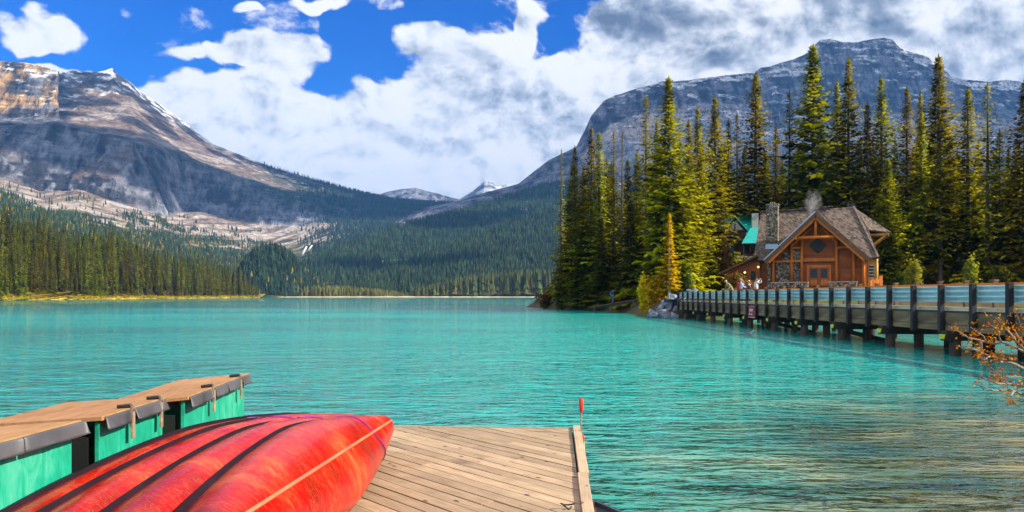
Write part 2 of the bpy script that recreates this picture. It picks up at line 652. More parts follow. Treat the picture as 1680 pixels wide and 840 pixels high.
# ------------------------------------------------------------------ mountains
def loft(name, px, rows, segs, amps, colour, seed=0, vz=0.25, freq=(80., 240.), mat='mountain_rock', jit=0.0):
    px = np.asarray(px, float)
    n = len(px)
    Y, D = [], []
    for (yl, dl) in rows:
        yl, dl = np.array(yl, float), np.array(dl, float)
        Y.append(np.interp(px, yl[:, 0], yl[:, 1]))
        D.append(np.interp(px, dl[:, 0], dl[:, 1]))
    ys, ds, am, sv = [], [], [], []
    for i in range(len(rows) - 1):
        k = segs[i]
        for t in np.linspace(0, 1, k, endpoint=(i == len(rows) - 2)):
            ys.append(Y[i] * (1 - t) + Y[i + 1] * t)
            ds.append(D[i] * (1 - t) + D[i + 1] * t)
            am.append(amps[i] * (1 - t) + amps[i + 1] * t)
            sv.append(i + t)
    ys, ds = np.array(ys), np.array(ds)
    am = np.array(am)[:, None] * np.ones(n)
    sv = np.array(sv)[:, None] * np.ones(n)
    X = (px - 840) / F * ds
    Z = EYE + (HOR - ys) / F * ds
    P = np.stack([X, ds, Z], -1)
    q = np.stack([P[..., 0] / freq[0], P[..., 1] / freq[1], P[..., 2] / freq[1]], -1) + seed * 7.3
    r = fbm(q, 7, 0.62, ridged=True) - 0.6
    q2 = np.stack([P[..., 0], P[..., 1], P[..., 2] * 2.2], -1) / (freq[0] * 1.7) + seed * 3.1
    s = fbm(q2, 6, 0.55) - 0.5
    # strata: ledges that step out with height
    st = fbm(np.stack([P[..., 0] / 900, P[..., 1] / 900, P[..., 2] / 16], -1) + seed, 4) - 0.5
    off = (r * 1.7 + s * 1.3 + st * 0.45) * am
    P[..., 1] -= off
    P[..., 0] += s * am * 0.4
    P[..., 2] += (s * 0.5 + r * 0.25) * am * vz
    P[0, :, 2] = np.minimum(P[0, :, 2], -3)
    info = dict(px=px[None, :] * np.ones((len(ys), 1)), s=sv, P=P, row=ys, r=r, n=s, st=st)
    c = colour(info)
    N, Mx = len(ys), n
    idx = np.arange(N * Mx).reshape(N, Mx)
    f = np.stack([idx[:-1, :-1], idx[:-1, 1:], idx[1:, 1:], idx[1:, :-1]], -1).reshape(-1, 4)
    o = mesh_np(name, P.reshape(-1, 3), f, M[mat], smooth=False, colors=np.clip(c, 0, 1).reshape(-1, 3))
    tag(o, kind='structure')
    return info


ROCK = np.array((0.20, 0.205, 0.235))
ROCKD = np.array((0.038, 0.037, 0.045))
OCHRE = np.array((0.44, 0.27, 0.12))
TALUS = np.array((0.46, 0.39, 0.33))
BROWN = np.array((0.19, 0.135, 0.105))
SNOW = np.array((0.80, 0.82, 0.85))
FORF = np.array((0.030, 0.055, 0.030))
GRASSY = np.array((0.20, 0.17, 0.05))


def lerp3(a, b, t):
    return a * (1 - t[..., None]) + b * t[..., None]


def slope_of(P):
    du = np.gradient(P, axis=1)
    dv = np.gradient(P, axis=0)
    nn = np.cross(du, dv)
    nn /= np.linalg.norm(nn, axis=-1, keepdims=True) + 1e-9
    return abs(nn[..., 2])


def rock_base(i, strata=1.0):
    P = i['P']
    v = fbm(np.stack([P[..., 0] / 26, P[..., 1] / 90, P[..., 2] / 120], -1), 6, 0.62)
    st = fbm(np.stack([P[..., 0] / 260, P[..., 1] / 260, P[..., 2] / 22], -1), 5)
    w = fbm(P / 120.0 + 61, 4)
    t = sstep(v * 0.58 + st * 0.24 + w * 0.18, 0.41, 0.60)
    return lerp3(ROCKD * np.ones(P.shape), ROCK * np.ones(P.shape), t)


def col_left(i):
    P, s, px = i['P'], i['s'], i['px']
    c = rock_base(i)
    big = fbm(P / 160.0 + 3, 4)
    sp = slope_of(P)
    # talus apron and the vegetated lower slope
    streak = fbm(np.stack([P[..., 0] / 22, P[..., 1] / 260, P[..., 2] / 200], -1), 5)
    tal = lerp3(TALUS * np.ones(P.shape), BROWN * 1.1 * np.ones(P.shape), sstep(streak, 0.42, 0.62))
    vegf = sstep(streak + 0.5 * (big - .5) + (1.55 - s) * 0.9, 0.42, 0.66)
    veg = lerp3(FORF * 1.2 * np.ones(P.shape), GRASSY * np.ones(P.shape), sstep(fbm(P / 30.0, 4), 0.45, 0.62))
    low = lerp3(tal, veg, vegf)
    c = lerp3(low, c, sstep(s + (big - .5) * 0.25, 1.93, 2.03))
    # orange weathered upper tower on the far left
    och = sstep(fbm(P / 45.0 + 9, 4), 0.38, 0.62) * sstep(s, 3.9, 4.15) * (1 - sstep(px, 97, 99))
    c = lerp3(c, OCHRE * np.ones(P.shape), och * 0.85)
    # brown scree slopes on the bench
    bench = sstep(s, 3.02, 3.25) * (1 - sstep(s, 4.5, 4.75)) * sstep(px, 104, 130)
    br = lerp3(BROWN * np.ones(P.shape), TALUS * .8 * np.ones(P.shape), sstep(streak, 0.50, 0.70))
    c = lerp3(c, br, bench * sstep(sp, 0.35, 0.7) * 0.9)
    # black treed ledges and the forest that takes over to the right
    fo = sstep(px + (big - .5) * 260 + (s - 3) * -20, 330, 560)
    led = (1 - abs(s - 3.08) * 6).clip(0, 1) * sstep(fbm(P / 60. + 20, 4), 0.42, 0.58) * sstep(px, 200, 300)
    fo = np.maximum(fo * sstep(sp, 0.28, 0.55) * sstep(s, 2.2, 2.9), led)
    fo = np.maximum(fo, sstep(px + (big - .5) * 120, 520, 640))
    c = lerp3(c, FORF * np.ones(P.shape), fo)
    # thin new snow on high ledges
    sn = sstep(fbm(P / 26. + 31, 5) + (s - 4.4) * 0.22, 0.60, 0.70) * sstep(sp, 0.45, 0.7) * sstep(s, 3.7, 4.2) * (1 - sstep(px, 260, 380))
    c = lerp3(c, SNOW * np.ones(P.shape), sn * 0.85)
    pale = sstep(fbm(P / 40. + 40, 4), 0.60, 0.72) * sstep(px, 330, 420) * (1 - sstep(px, 520, 560)) * sstep(s, 3.2, 3.6)
    c = lerp3(c, TALUS * 1.2 * np.ones(P.shape), pale * .8)
    return c


PXL = np.concatenate([np.linspace(-420, -20, 60, endpoint=False), np.linspace(-20, 560, 520, endpoint=False), np.linspace(560, 830, 90)])
left_info = loft('mountain', PXL, [
    ([(-420, 487), (830, 487)], [(-420, 480), (0, 560), (425, 900), (830, 1500)]),
    ([(-420, 300), (-250, 322), (0, 352), (150, 384), (300, 420), (425, 446), (540, 420), (830, 410)], [(-420, 900), (0, 1050), (425, 1450), (830, 2200)]),
    ([(-420, 190), (-250, 240), (0, 285), (70, 312), (130, 303), (190, 326), (250, 346), (280, 348), (330, 348), (400, 364), (450, 370), (540, 362), (620, 356), (830, 352)],
     [(-420, 1800), (0, 2000), (250, 2200), (280, 2400), (300, 2520), (540, 2900), (830, 3500)]),
    ([(-420, 150), (-250, 180), (0, 205), (100, 203), (150, 215), (225, 237), (300, 258), (350, 278), (400, 295), (450, 310), (540, 326), (620, 338), (830, 344)],
     [(-420, 1950), (0, 2150), (250, 2350), (300, 2640), (540, 3060), (830, 3700)]),
    ([(-420, 140), (-250, 168), (0, 192), (97, 191), (98.5, 178), (150, 172), (220, 178), (260, 200), (300, 222), (350, 252), (400, 270), (450, 287), (540, 310), (640, 331), (830, 340)],
     [(-420, 2130), (0, 2300), (97, 2330), (98.5, 2640), (220, 2790), (300, 3050), (540, 3500), (830, 4000)]),
    ([(-420, 60), (-250, 80), (-60, 92), (0, 101), (50, 104), (92, 115), (97, 117), (98.5, 122), (104, 117), (118, 115), (150, 119), (170, 117), (185, 112), (196, 124), (215, 135), (232, 152), (262, 171), (290, 190),
      (310, 205), (330, 222), (350, 236), (400, 256), (450, 275), (500, 290), (550, 305), (600, 318), (640, 326), (700, 334), (830, 338)],
     [(-420, 2300), (0, 2440), (97, 2470), (98.5, 2880), (300, 3300), (540, 3700), (830, 4200)]),
    ([(-420, 160), (300, 260), (830, 360)], [(-420, 3300), (300, 4100), (830, 5000)]),
], [46, 60, 150, 44, 100, 24], [2, 14, 44, 40, 34, 16, 30], col_left, seed=1)

# the front buttress, a rock wall standing before the recessed cliffs


def col_but(i):
    c = rock_base(i)
    P = i['P']
    och = sstep(fbm(P / 60.0 + 15, 4), 0.55, 0.7)
    c = lerp3(c, BROWN * np.ones(P.shape), och * 0.6)
    pale = sstep(fbm(P / np.array((25., 25., 60.)) + 44, 4), 0.58, 0.7)
    c = lerp3(c, ROCK * 1.45 * np.ones(P.shape), pale * .7)
    led = sstep(i['s'], 0.97, 1.02) * sstep(fbm(P / 40. + 2, 3), 0.4, 0.5)
    return lerp3(c, FORF * np.ones(P.shape), led * 0.9)


loft('rock_buttress', np.linspace(-420, 279, 420), [
    ([(-420, 215), (0, 305), (70, 326), (130, 318), (190, 338), (250, 352), (279, 354)], [(-420, 1760), (0, 1900), (200, 2060), (279, 2230)]),
    ([(-420, 150), (-250, 186), (0, 208), (100, 206), (150, 217), (205, 230), (222, 237), (238, 262), (252, 292), (264, 322), (279, 350)],
     [(-420, 1880), (0, 2030), (205, 2190), (240, 2215), (279, 2240)]),
    ([(-420, 145), (0, 207), (100, 205), (205, 229), (238, 262), (264, 322), (279, 352)], [(-420, 2100), (0, 2320), (205, 2480), (279, 2500)]),
], [170, 16], [34, 36, 16], col_but, seed=2)


def col_right(i):
    P, s, px = i['P'], i['s'], i['px']
    c = rock_base(i)
    sp = slope_of(P)
    streak = fbm(np.stack([P[..., 0] / 40, P[..., 1] / 260, P[..., 2] / 160], -1), 5)
    scree = lerp3(ROCK * 1.3 * np.ones(P.shape), TALUS * 1.1 * np.ones(P.shape), sstep(streak, 0.4, 0.6))
    ms = sstep(s, 2.6, 2.9) * (1 - sstep(s, 3.85, 4.05)) * sstep(px, 900, 980)
    c = lerp3(c, scree, ms * sstep(sp, 0.12, 0.4) * 0.85)
    sn = sstep(fbm(P / np.array((60., 60., 22.)) + 71, 5) + 0.22 * sstep(s, 4.6, 4.95) * sstep(px, 1000, 1060), 0.62, 0.72) * sstep(sp, 0.25, 0.6) * sstep(s, 2.8, 3.3) * sstep(px, 960, 1040)
    c = lerp3(c, SNOW * np.ones(P.shape), sn * 0.8)
    big = fbm(P / 220. + 5, 4)
    fo = 1 - sstep(s + (big - .5) * 0.9 + 0.9 * (1 - sstep(px, 830, 1000)) * -1.0, 2.0, 2.5)
    c = lerp3(c, FORF * np.ones(P.shape), fo)
    return c


loft('mountain', np.concatenate([np.linspace(540, 860, 130, endpoint=False), np.linspace(860, 1720, 560, endpoint=False), np.linspace(1720, 2300, 60)]), [
    ([(540, 488), (2300, 487)], [(540, 1100), (2300, 900)]),
    ([(540, 470), (700, 425), (905, 400), (1300, 400), (2300, 390)], [(540, 1500), (2300, 1900)]),
    ([(540, 452), (700, 378), (850, 352), (950, 330), (1100, 310), (1300, 300), (1680, 310), (2300, 310)], [(540, 2200), (1000, 2700), (2300, 3000)]),
    ([(540, 442), (700, 362), (850, 332), (950, 298), (1000, 262), (1100, 240), (1250, 238), (1400, 242), (1680, 250), (2300, 260)], [(540, 2400), (1000, 3150), (2300, 3500)]),
    ([(540, 430), (700, 347), (850, 314), (900, 288), (945, 262), (970, 236), (1000, 205), (1050, 186), (1100, 176), (1150, 168), (1235, 168), (1250, 208), (1300, 214), (1350, 208), (1400, 196), (1500, 180), (1560, 186), (1680, 200), (2300, 210)],
     [(540, 2500), (850, 3250), (1000, 3500), (1240, 3600), (1260, 3560), (2300, 3900)]),
    ([(540, 425), (620, 372), (700, 340), (760, 328), (780, 320), (850, 302), (870, 286), (900, 263), (945, 241), (958, 216), (970, 190), (990, 166), (1010, 156), (1050, 144), (1085, 134), (1110, 134), (1150, 128), (1238, 119), (1248, 111), (1262, 110), (1275, 105),
      (1300, 98), (1328, 86), (1338, 72), (1345, 66), (1362, 63), (1380, 69), (1400, 70), (1420, 66), (1452, 62), (1465, 66), (1480, 80), (1500, 87), (1520, 93), (1545, 112), (1560, 125), (1575, 130), (1620, 135), (1650, 131), (1680, 135), (1800, 150), (2300, 190)],
     [(540, 2600), (700, 3200), (850, 3500), (1000, 3640), (1340, 3800), (2300, 4200)]),
    ([(540, 470), (700, 390), (1000, 220), (1340, 140), (2300, 240)], [(540, 3600), (700, 4200), (1340, 4800), (2300, 5200)]),
], [30, 44, 60, 70, 90, 14], [2, 20, 46, 46, 46, 13, 30], col_right, seed=3, freq=(75., 260.))


def col_forest(i):
    P = i['P']
    c = lerp3(FORF * np.ones(P.shape), FORF * 1.9 * np.ones(P.shape), sstep(fbm(P / 50., 4), 0.4, 0.65))
    rk = sstep(fbm(P / np.array((45., 45., 25.)) + 12, 4), 0.66, 0.72) * sstep(i['s'], 0.3, 0.6)
    return lerp3(c, ROCK * 1.3 * np.ones(P.shape), rk)


spur_back = loft('forested_spur', np.linspace(424, 1000, 300), [
    ([(424, 489), (1000, 488)], [(424, 1060), (1000, 1150)]),
    ([(424, 484), (470, 470), (520, 456), (600, 440), (700, 424), (770, 412), (850, 396), (1000, 380)], [(424, 1200), (600, 1500), (1000, 2000)]),
    ([(424, 482), (455, 466), (490, 440), (520, 424), (560, 406), (600, 394), (660, 373), (720, 356), (770, 343), (830, 323), (900, 302), (1000, 286)], [(424, 1320), (600, 1850), (770, 2450), (1000, 3000)]),
    ([(424, 486), (600, 430), (770, 380), (1000, 320)], [(424, 1500), (600, 2150), (770, 2800), (1000, 3300)]),
], [24, 50, 10], [2, 30, 16, 30], col_forest, seed=4)
spur_front = loft('forested_spur', np.linspace(556, 1040, 260), [
    ([(556, 489), (1040, 488)], [(556, 1010), (1040, 1000)]),
    ([(556, 486), (620, 474), (700, 456), (800, 432), (900, 408), (1040, 380)], [(556, 1090), (700, 1250), (1040, 1600)]),
    ([(556, 484), (600, 466), (650, 444), (700, 424), (760, 400), (830, 372), (900, 346), (1040, 318)], [(556, 1160), (700, 1500), (1040, 2200)]),
    ([(556, 487), (700, 452), (900, 385), (1040, 350)], [(556, 1300), (700, 1750), (1040, 2500)]),
], [22, 44, 10], [2, 24, 12, 24], col_forest, seed=5)
knoll = loft('forested_knoll', np.linspace(372, 536, 110), [
    ([(372, 488), (536, 488)], [(372, 930), (536, 1000)]),
    ([(372, 484), (395, 455), (405, 436), (425, 420), (450, 414), (472, 424), (492, 444), (512, 466), (536, 484)], [(372, 960), (536, 1040)]),
    ([(372, 482), (390, 448), (402, 428), (422, 410), (446, 404), (470, 414), (496, 438), (516, 462), (536, 482)], [(372, 1000), (536, 1080)]),
    ([(372, 486), (446, 425), (536, 486)], [(372, 1200), (536, 1250)]),
], [18, 9, 6], [1, 6, 5, 6], col_forest, seed=6)


def col_peak(i):
    P = i['P']
    c = rock_base(i) * 1.15
    return c


def col_snowpeak(i):
    P = i['P']
    c = rock_base(i)
    sn = sstep(fbm(P / 120. + 8, 4) + (i['px'] - 800) * 0.006, 0.38, 0.55)
    return lerp3(c, SNOW * np.ones(P.shape), sn * .6)


loft('distant_peak', np.linspace(590, 790, 140), [
    ([(590, 350), (790, 350)], [(590, 4600), (790, 4600)]),
    ([(590, 334), (616, 320), (640, 314), (660, 310), (682, 308), (700, 313), (720, 318), (740, 324), (790, 335)], [(590, 5600), (790, 5600)]),
    ([(590, 345), (790, 345)], [(590, 6400), (790, 6400)])], [50, 8], [4, 16, 16], col_peak, seed=7)
loft('snowy_peak', np.linspace(740, 880, 120), [
    ([(740, 352), (880, 352)], [(740, 5400), (880, 5400)]),
    ([(740, 335), (775, 314), (788, 303), (794, 297), (804, 296), (812, 301), (822, 305), (832, 301), (840, 306), (880, 330)], [(740, 6800), (880, 6800)]),
    ([(740, 350), (880, 350)], [(740, 7600), (880, 7600)])], [50, 8], [4, 14, 16], col_snowpeak, seed=8)

# two thin falls on the dark slope
fm, fT, fo_ = new_mat('white_water')
principled(fT, fo_, (0.8, 0.85, 0.88), 0.5)
for (pl, w) in (([(506, 405), (503, 410), (500, 415), (498, 421)], 2.0), ([(515, 403), (511, 408), (508, 413)], 1.5)):
    b = MB()
    b.tube([at(px, y, 1255) + Vector((0, -10, 0)) for px, y in pl], [w * .6, w, w * 1.1, w * .8][:len(pl)], 6)
    o = b.build('waterfall', M['white_water'], smooth=True)
    tag(o, 'thin white waterfall high on the dark valley slope, ' + ('longer left one of the pair' if w == 2.0 else 'shorter right one of the pair'), 'waterfall', 'waterfalls in the valley')


# ------------------------------------------------------------------ distant forest, as masses of small conifers
def low_tree():
    v, f = [], []
    for (z0, z1, r) in ((0.04, 0.45, 0.17), (0.26, 0.70, 0.13), (0.50, 1.0, 0.085)):
        b = len(v)
        for k in range(5):
            a = 2 * math.pi * k / 5 + z0 * 9
            rr = r * (0.8 + 0.4 * ((k * 7 + int(z0 * 50)) % 5) / 4)
            v.append((rr * math.cos(a), rr * math.sin(a), z0 + 0.03 * ((k * 3) % 4)))
        v.append((0, 0, z1))
        for k in range(5):
            f.append((b + k, b + (k + 1) % 5, b + 5))
    return np.array(v), np.array(f)


LTV, LTF = low_tree()


def forest_mass(name, pts, hs, cols):
    pts, hs, cols = np.asarray(pts), np.asarray(hs), np.asarray(cols)
    n = len(pts)
    a = rng.random(n) * 6.28
    ca, sa = np.cos(a)[:, None], np.sin(a)[:, None]
    wd = (hs * rng.uniform(0.75, 1.25, n))[:, None]
    x = (LTV[:, 0] * ca - LTV[:, 1] * sa) * wd
    y = (LTV[:, 0] * sa + LTV[:, 1] * ca) * wd
    z = LTV[:, 2] * hs[:, None]
    V = np.stack([x, y, z], -1) + pts[:, None, :]
    Fx = LTF[None] + (np.arange(n) * len(LTV))[:, None, None]
    tip = np.clip(LTV[:, 2], 0.0, 1)
    C = np.repeat(cols[:, None, :], len(LTV), 1)
    o = mesh_np(name, V.reshape(-1, 3), Fx.reshape(-1, 3), M['far_needles'], colors=C.reshape(-1, 3))
    return tag(o, kind='stuff')


def on_grid(info, n, s0, s1, px0, px1, prob=None):
    """random points on a lofted sheet, even in area"""
    P, s, px = info['P'], info['s'], info['px']
    du = np.linalg.norm(P[:-1, 1:] - P[:-1, :-1], axis=-1)
    dv = np.linalg.norm(P[1:, :-1] - P[:-1, :-1], axis=-1)
    A = du * dv
    m = (s[:-1, :-1] >= s0) & (s[:-1, :-1] < s1) & (px[:-1, :-1] > px0) & (px[:-1, :-1] < px1)
    A = A * m
    if prob is not None:
        A = A * prob(P[:-1, :-1], s[:-1, :-1], px[:-1, :-1])
    p = A.ravel() / A.sum()
    k = rng.choice(len(p), n, p=p)
    i, j = np.unravel_index(k, A.shape)
    t, u = rng.random(n)[:, None], rng.random(n)[:, None]
    Q = P[i, j] * (1 - t) * (1 - u) + P[i + 1, j] * t * (1 - u) + P[i, j + 1] * (1 - t) * u + P[i + 1, j + 1] * t * u
    return Q


def tree_cols(n, base, var=0.5):
    b = np.array(base) * rng.uniform(1 - var, 1 + var, (n, 1))
    return b * rng.uniform(0.85, 1.15, (n, 3))


GREEN = (0.055, 0.085, 0.035)
BLUEG = (0.042, 0.070, 0.040)
# slope above the left shore with autumn larches among the spruces
n = 7600
q = on_grid(left_info, n, 0.05, 1.86, -30, 430, lambda P, s, px: sstep(fbm(P / 70. + 2, 4) + (1.3 - s) * 0.35, 0.42, 0.62) + 0.02)
c = tree_cols(n, GREEN)
yl = rng.random(n) < 0.26
c[yl] = tree_cols(int(yl.sum()), (0.42, 0.30, 0.03), 0.35)
h = rng.uniform(8, 16, n)
h[yl] *= 0.6
forest_mass('slope_forest', q, h, c)
n = 12000
q = on_grid(left_info, n, 0.4, 4.95, 400, 830, lambda P, s, px: sstep(px + (fbm(P / 90., 3) - .5) * 160, 470, 600) + 0.5 * (s > 4.4) * (px > 430))
forest_mass('slope_forest', q, rng.uniform(12, 22, n), tree_cols(n, BLUEG))
n = 14000
q = on_grid(spur_back, n, 0.0, 3.0, 424, 1000)
forest_mass('spur_forest', q, rng.uniform(10, 20, n), tree_cols(n, (0.050, 0.080, 0.032)))
n = 11000
q = on_grid(spur_front, n, 0.0, 3.0, 556, 960)
forest_mass('spur_forest', q, rng.uniform(10, 20, n), tree_cols(n, (0.050, 0.080, 0.032)))
n = 3000
q = on_grid(knoll, n, 0.0, 3.0, 372, 536)
c = tree_cols(n, BLUEG)
yl = rng.random(n) < 0.03
c[yl] = tree_cols(int(yl.sum()), (0.40, 0.30, 0.03), 0.35)
forest_mass('knoll_forest', q, rng.uniform(6, 11, n), c)

# the far end of the lake: a sandy flat, then low trees left and taller ones right


def strip(name, line, mat, wide, z0=-0.3, z1=1.2, zb=2.0, colf=None):
    """shore strip behind the polyline [(px, d)] of the waterline"""
    pxs = np.linspace(line[0][0], line[-1][0], 260)
    d = np.interp(pxs, [a for a, _ in line], [b for _, b in line])
    d = d + (fbm(np.stack([pxs / 9, pxs * 0, pxs * 0], -1), 4) - .5) * d * 0.03
    V, C = [], []
    for k, (dd, z) in enumerate(((-2, z0), (0, 0.05), (wide * .12, z1 * .5), (wide * .4, z1), (wide, zb))):
        D = d + dd
        V.append(np.stack([(pxs - 840) / F * d * (1 + dd / 900), D, z + (fbm(np.stack([pxs / 4, pxs * 0 + k, pxs * 0], -1), 3) - .5) * .5 * (k > 1)], -1))
        C.append(colf(k, pxs))
    V, C = np.array(V), np.array(C)
    N, Mx = V.shape[:2]
    idx = np.arange(N * Mx).reshape(N, Mx)
    f = np.stack([idx[:-1, :-1], idx[:-1, 1:], idx[1:, 1:], idx[1:, :-1]], -1).reshape(-1, 4)
    o = mesh_np(name, V.reshape(-1, 3), f, M[mat], smooth=True, colors=C.reshape(-1, 3))
    tag(o, kind='structure')


def c_grass(k, pxs):
    t = sstep(fbm(np.stack([pxs / 6, pxs * 0 + k * 3, pxs * 0], -1), 4), 0.35, 0.6)
    a = np.array((0.55, 0.40, 0.03)) * (1 if k < 3 else 0.5)
    b = np.array((0.22, 0.15, 0.05))
    return lerp3(np.ones((len(pxs), 3)) * b, np.ones((len(pxs), 3)) * a, t)


def c_sand(k, pxs):
    t = sstep(fbm(np.stack([pxs / 10, pxs * 0 + k * 3, pxs * 0], -1), 4), 0.35, 0.6)
    return lerp3(np.ones((len(pxs), 3)) * np.array((0.50, 0.38, 0.20)), np.ones((len(pxs), 3)) * np.array((0.62, 0.52, 0.36)), t)


SHORE = [(-160, 250), (0, 305), (150, 400), (300, 540), (427, 720)]
strip('grassy_shore', SHORE, 'soil', 90, z1=1.6, zb=4.0, colf=c_grass)
strip('sandy_shore', [(405, 960), (960, 960)], 'soil', 60, z1=0.9, zb=2.0, colf=c_sand)


def rand_strip(n, px0, px1, d0, d1, z=1.0):
    px = rng.uniform(px0, px1, n)
    d = rng.uniform(d0, d1, n)
    return np.stack([(px - 840) / F * d, d, np.full(n, z)], -1), px


n = 1500
q, px = rand_strip(n, 415, 680, 985, 1090)
h = np.interp(px, [415, 560, 640, 680], [15, 15, 9, 5]) * rng.uniform(0.6, 1.15, n)
c = tree_cols(n, (0.17, 0.17, 0.04), 0.35)
forest_mass('far_shore_forest', q, h, c)
n = 1700
q, px = rand_strip(n, 676, 960, 985, 1060)
h = np.interp(px, [676, 705, 760, 830, 905, 960], [10, 17, 27, 34, 38, 40]) * rng.uniform(0.55, 1.1, n)
forest_mass('far_shore_forest', q, h, tree_cols(n, (0.10, 0.11, 0.035), 0.45))


# ------------------------------------------------------------------ the near spruces
def conifer(seed, H=20.0, rad=1.9, z0=0.06, gap=0.36, per=7, sparse=0.0, leaf=0.5, step=0.36, top_sparse=False):
    """crown of drooping branches carrying many small needle sprays; returns verts, quads"""
    g = np.random.default_rng(seed)
    V, Q = [], []
    z = H * z0
    ph = g.random() * 6
    lump = g.random(64)
    while z < H * 0.992:
        t = (z - H * z0) / (H * (1 - z0))
        prof = (1 - t) ** 0.82 * (0.86 + 0.14 * math.sin(t * 9 + ph)) + 0.012
        nb = max(4, int(round(per * (1 - 0.35 * t))))
        a0 = g.random() * 6.28
        for k in range(nb):
            a = a0 + 6.283 * k / nb + g.normal() * 0.25
            if g.random() < sparse * (0.4 + 1.0 * lump[int((a % 6.283) / 6.283 * 8 + 8 * int(t * 7)) % 64]):
                continue
            L = rad * prof * g.uniform(0.62, 1.2) * (0.72 + 0.56 * lump[int((a % 6.283) / 6.283 * 6 + 6 * int(t * 9)) % 64])
            droop = -0.42 + 0.85 * t ** 1.4 + g.normal() * 0.1
            ca, sa = math.cos(a), math.sin(a)
            ns = max(2, int(L / step))
            for j in range(ns + 1):
                u = 0.16 + 0.84 * j / ns
                r = L * u
                zz = z + math.sin(droop) * r + 0.16 * L * u * u + g.normal() * 0.04
                x, y = ca * r, sa * r
                lw = leaf * (0.65 + 0.5 * (1 - u)) * g.uniform(0.75, 1.25) * (0.28 + 0.72 * (1 - t) ** .8)
                for sgn in ((-1, 1) if j < ns else (0,)):
                    b = a + sgn * g.uniform(0.5, 1.15)
                    dx, dy = math.cos(b), math.sin(b)
                    dz = g.uniform(-0.6, 0.12) + droop * 0.4 + 0.2 * t
                    px_, py_ = -dy, dx
                    w = lw * g.uniform(0.26, 0.42)
                    tilt = g.uniform(-0.5, 0.5)
                    i = len(V)
                    V += [(x, y, zz), (x + dx * lw * .5 + px_ * w, y + dy * lw * .5 + py_ * w, zz + dz * lw * .35 + tilt * w),
                          (x + dx * lw, y + dy * lw, zz + dz * lw), (x + dx * lw * .5 - px_ * w, y + dy * lw * .5 - py_ * w, zz + dz * lw * .35 - tilt * w)]
                    Q.append((i, i + 1, i + 2, i + 3))
        z += gap * (0.45 + 0.6 * (1 - t)) * g.uniform(0.75, 1.25)
    for k in range(7):   # leader
        i = len(V)
        a = k * 1.3
        zl = H * (.955 + .006 * k)
        V += [(0, 0, zl), (.10 * math.cos(a), .10 * math.sin(a), zl + .22), (.02, 0, zl + .55), (-.10 * math.cos(a), -.10 * math.sin(a), zl + .2)]
        Q.append((i, i + 1, i + 2, i + 3))
    return np.array(V), np.array(Q)


def spruce_source(seed, mat, H=20.0, bark='bark', trunk_r=0.24, **kw):
    V, Q = conifer(seed, H, **kw)
    root = empty('spruce_tree')
    cr = mesh_np('crown', V, Q, M[mat], root)
    b = MB()
    b.tube([(0, 0, -0.8), (0, 0, 0.3), (0.02, 0, H * .3), (0, 0.02, H * .7), (0, 0, H * .985)], [trunk_r * 1.5, trunk_r, trunk_r * .8, trunk_r * .42, 0.02], 8, False)
    b.build('trunk', M[bark], root, smooth=True)
    return root

SOURCES = {}
TREE_H = 20.0


def plant(kind, loc, H, label, cat='tree', group=None, wide=1.0, rz=None, make=None, name=None):
    """first use moves the source tree itself, later uses copy it with its parts"""
    src, used = SOURCES[kind]
    o = copy_tree(src) if used else src
    SOURCES[kind] = (src, True)
    s = H / TREE_H
    o.location = loc
    o.scale = (s * wide, s * wide, s)
    o.rotation_euler = (0, 0, random.uniform(0, 6.28) if rz is None else rz)
    tag(o, label, cat, group)
    return o


SOURCES['broad'] = (spruce_source(1, 'needles', rad=4.3, leaf=0.86, per=9), False)
SOURCES['full'] = (spruce_source(2, 'needles', rad=3.8, leaf=0.79, per=8, sparse=0.06), False)
SOURCES['narrow'] = (spruce_source(3, 'needles', rad=3.1, leaf=0.72, per=8, sparse=0.08), False)
SOURCES['ragged'] = (spruce_source(4, 'needles', rad=3.5, leaf=0.74, per=6, sparse=0.25, gap=0.42), False)
SOURCES['thin'] = (spruce_source(5, 'needles', rad=2.0, leaf=0.50, per=6, sparse=0.38, gap=0.45, z0=0.10), False)
SOURCES['bare'] = (spruce_source(6, 'needles', rad=0.95, leaf=0.38, per=5, sparse=0.55, gap=0.5, z0=0.12), False)
SOURCES['old'] = (spruce_source(7, 'needles', rad=2.9, leaf=0.84, per=7, sparse=0.18, z0=0.2, gap=0.40), False)
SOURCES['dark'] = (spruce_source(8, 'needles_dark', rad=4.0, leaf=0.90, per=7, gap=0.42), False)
SOURCES['larch'] = (spruce_source(9, 'needles_gold', rad=2.6, leaf=1.15, per=6, gap=0.55, step=0.6, bark='bark_white', trunk_r=.32, z0=0.16), False)
for k in range(6):
    SOURCES['shore%d' % k] = (spruce_source(20 + k, 'needles_shore', rad=(2.4, 2.0, 2.7, 1.7, 2.2, 3.0)[k], leaf=1.0, per=6, gap=0.62, step=0.62,
                                            sparse=(0.05, .12, .1, .25, .15, .05)[k], z0=(.04, .1, .06, .2, .08, .03)[k]), False)

# ------------------------------------------------------------------ the island on the right
ISL = np.array([(4, 120), (7, 112), (9.8, 105), (12.2, 97), (13.0, 88), (13.0, 78), (12.4, 70), (13.2, 66.5), (16, 65.5), (19, 66), (24, 66), (32, 62), (45, 58), (60, 56), (80, 52), (110, 46), (150, 42),
                (160, 300), (30, 290), (12, 220), (4, 160), (2.5, 132)], float)


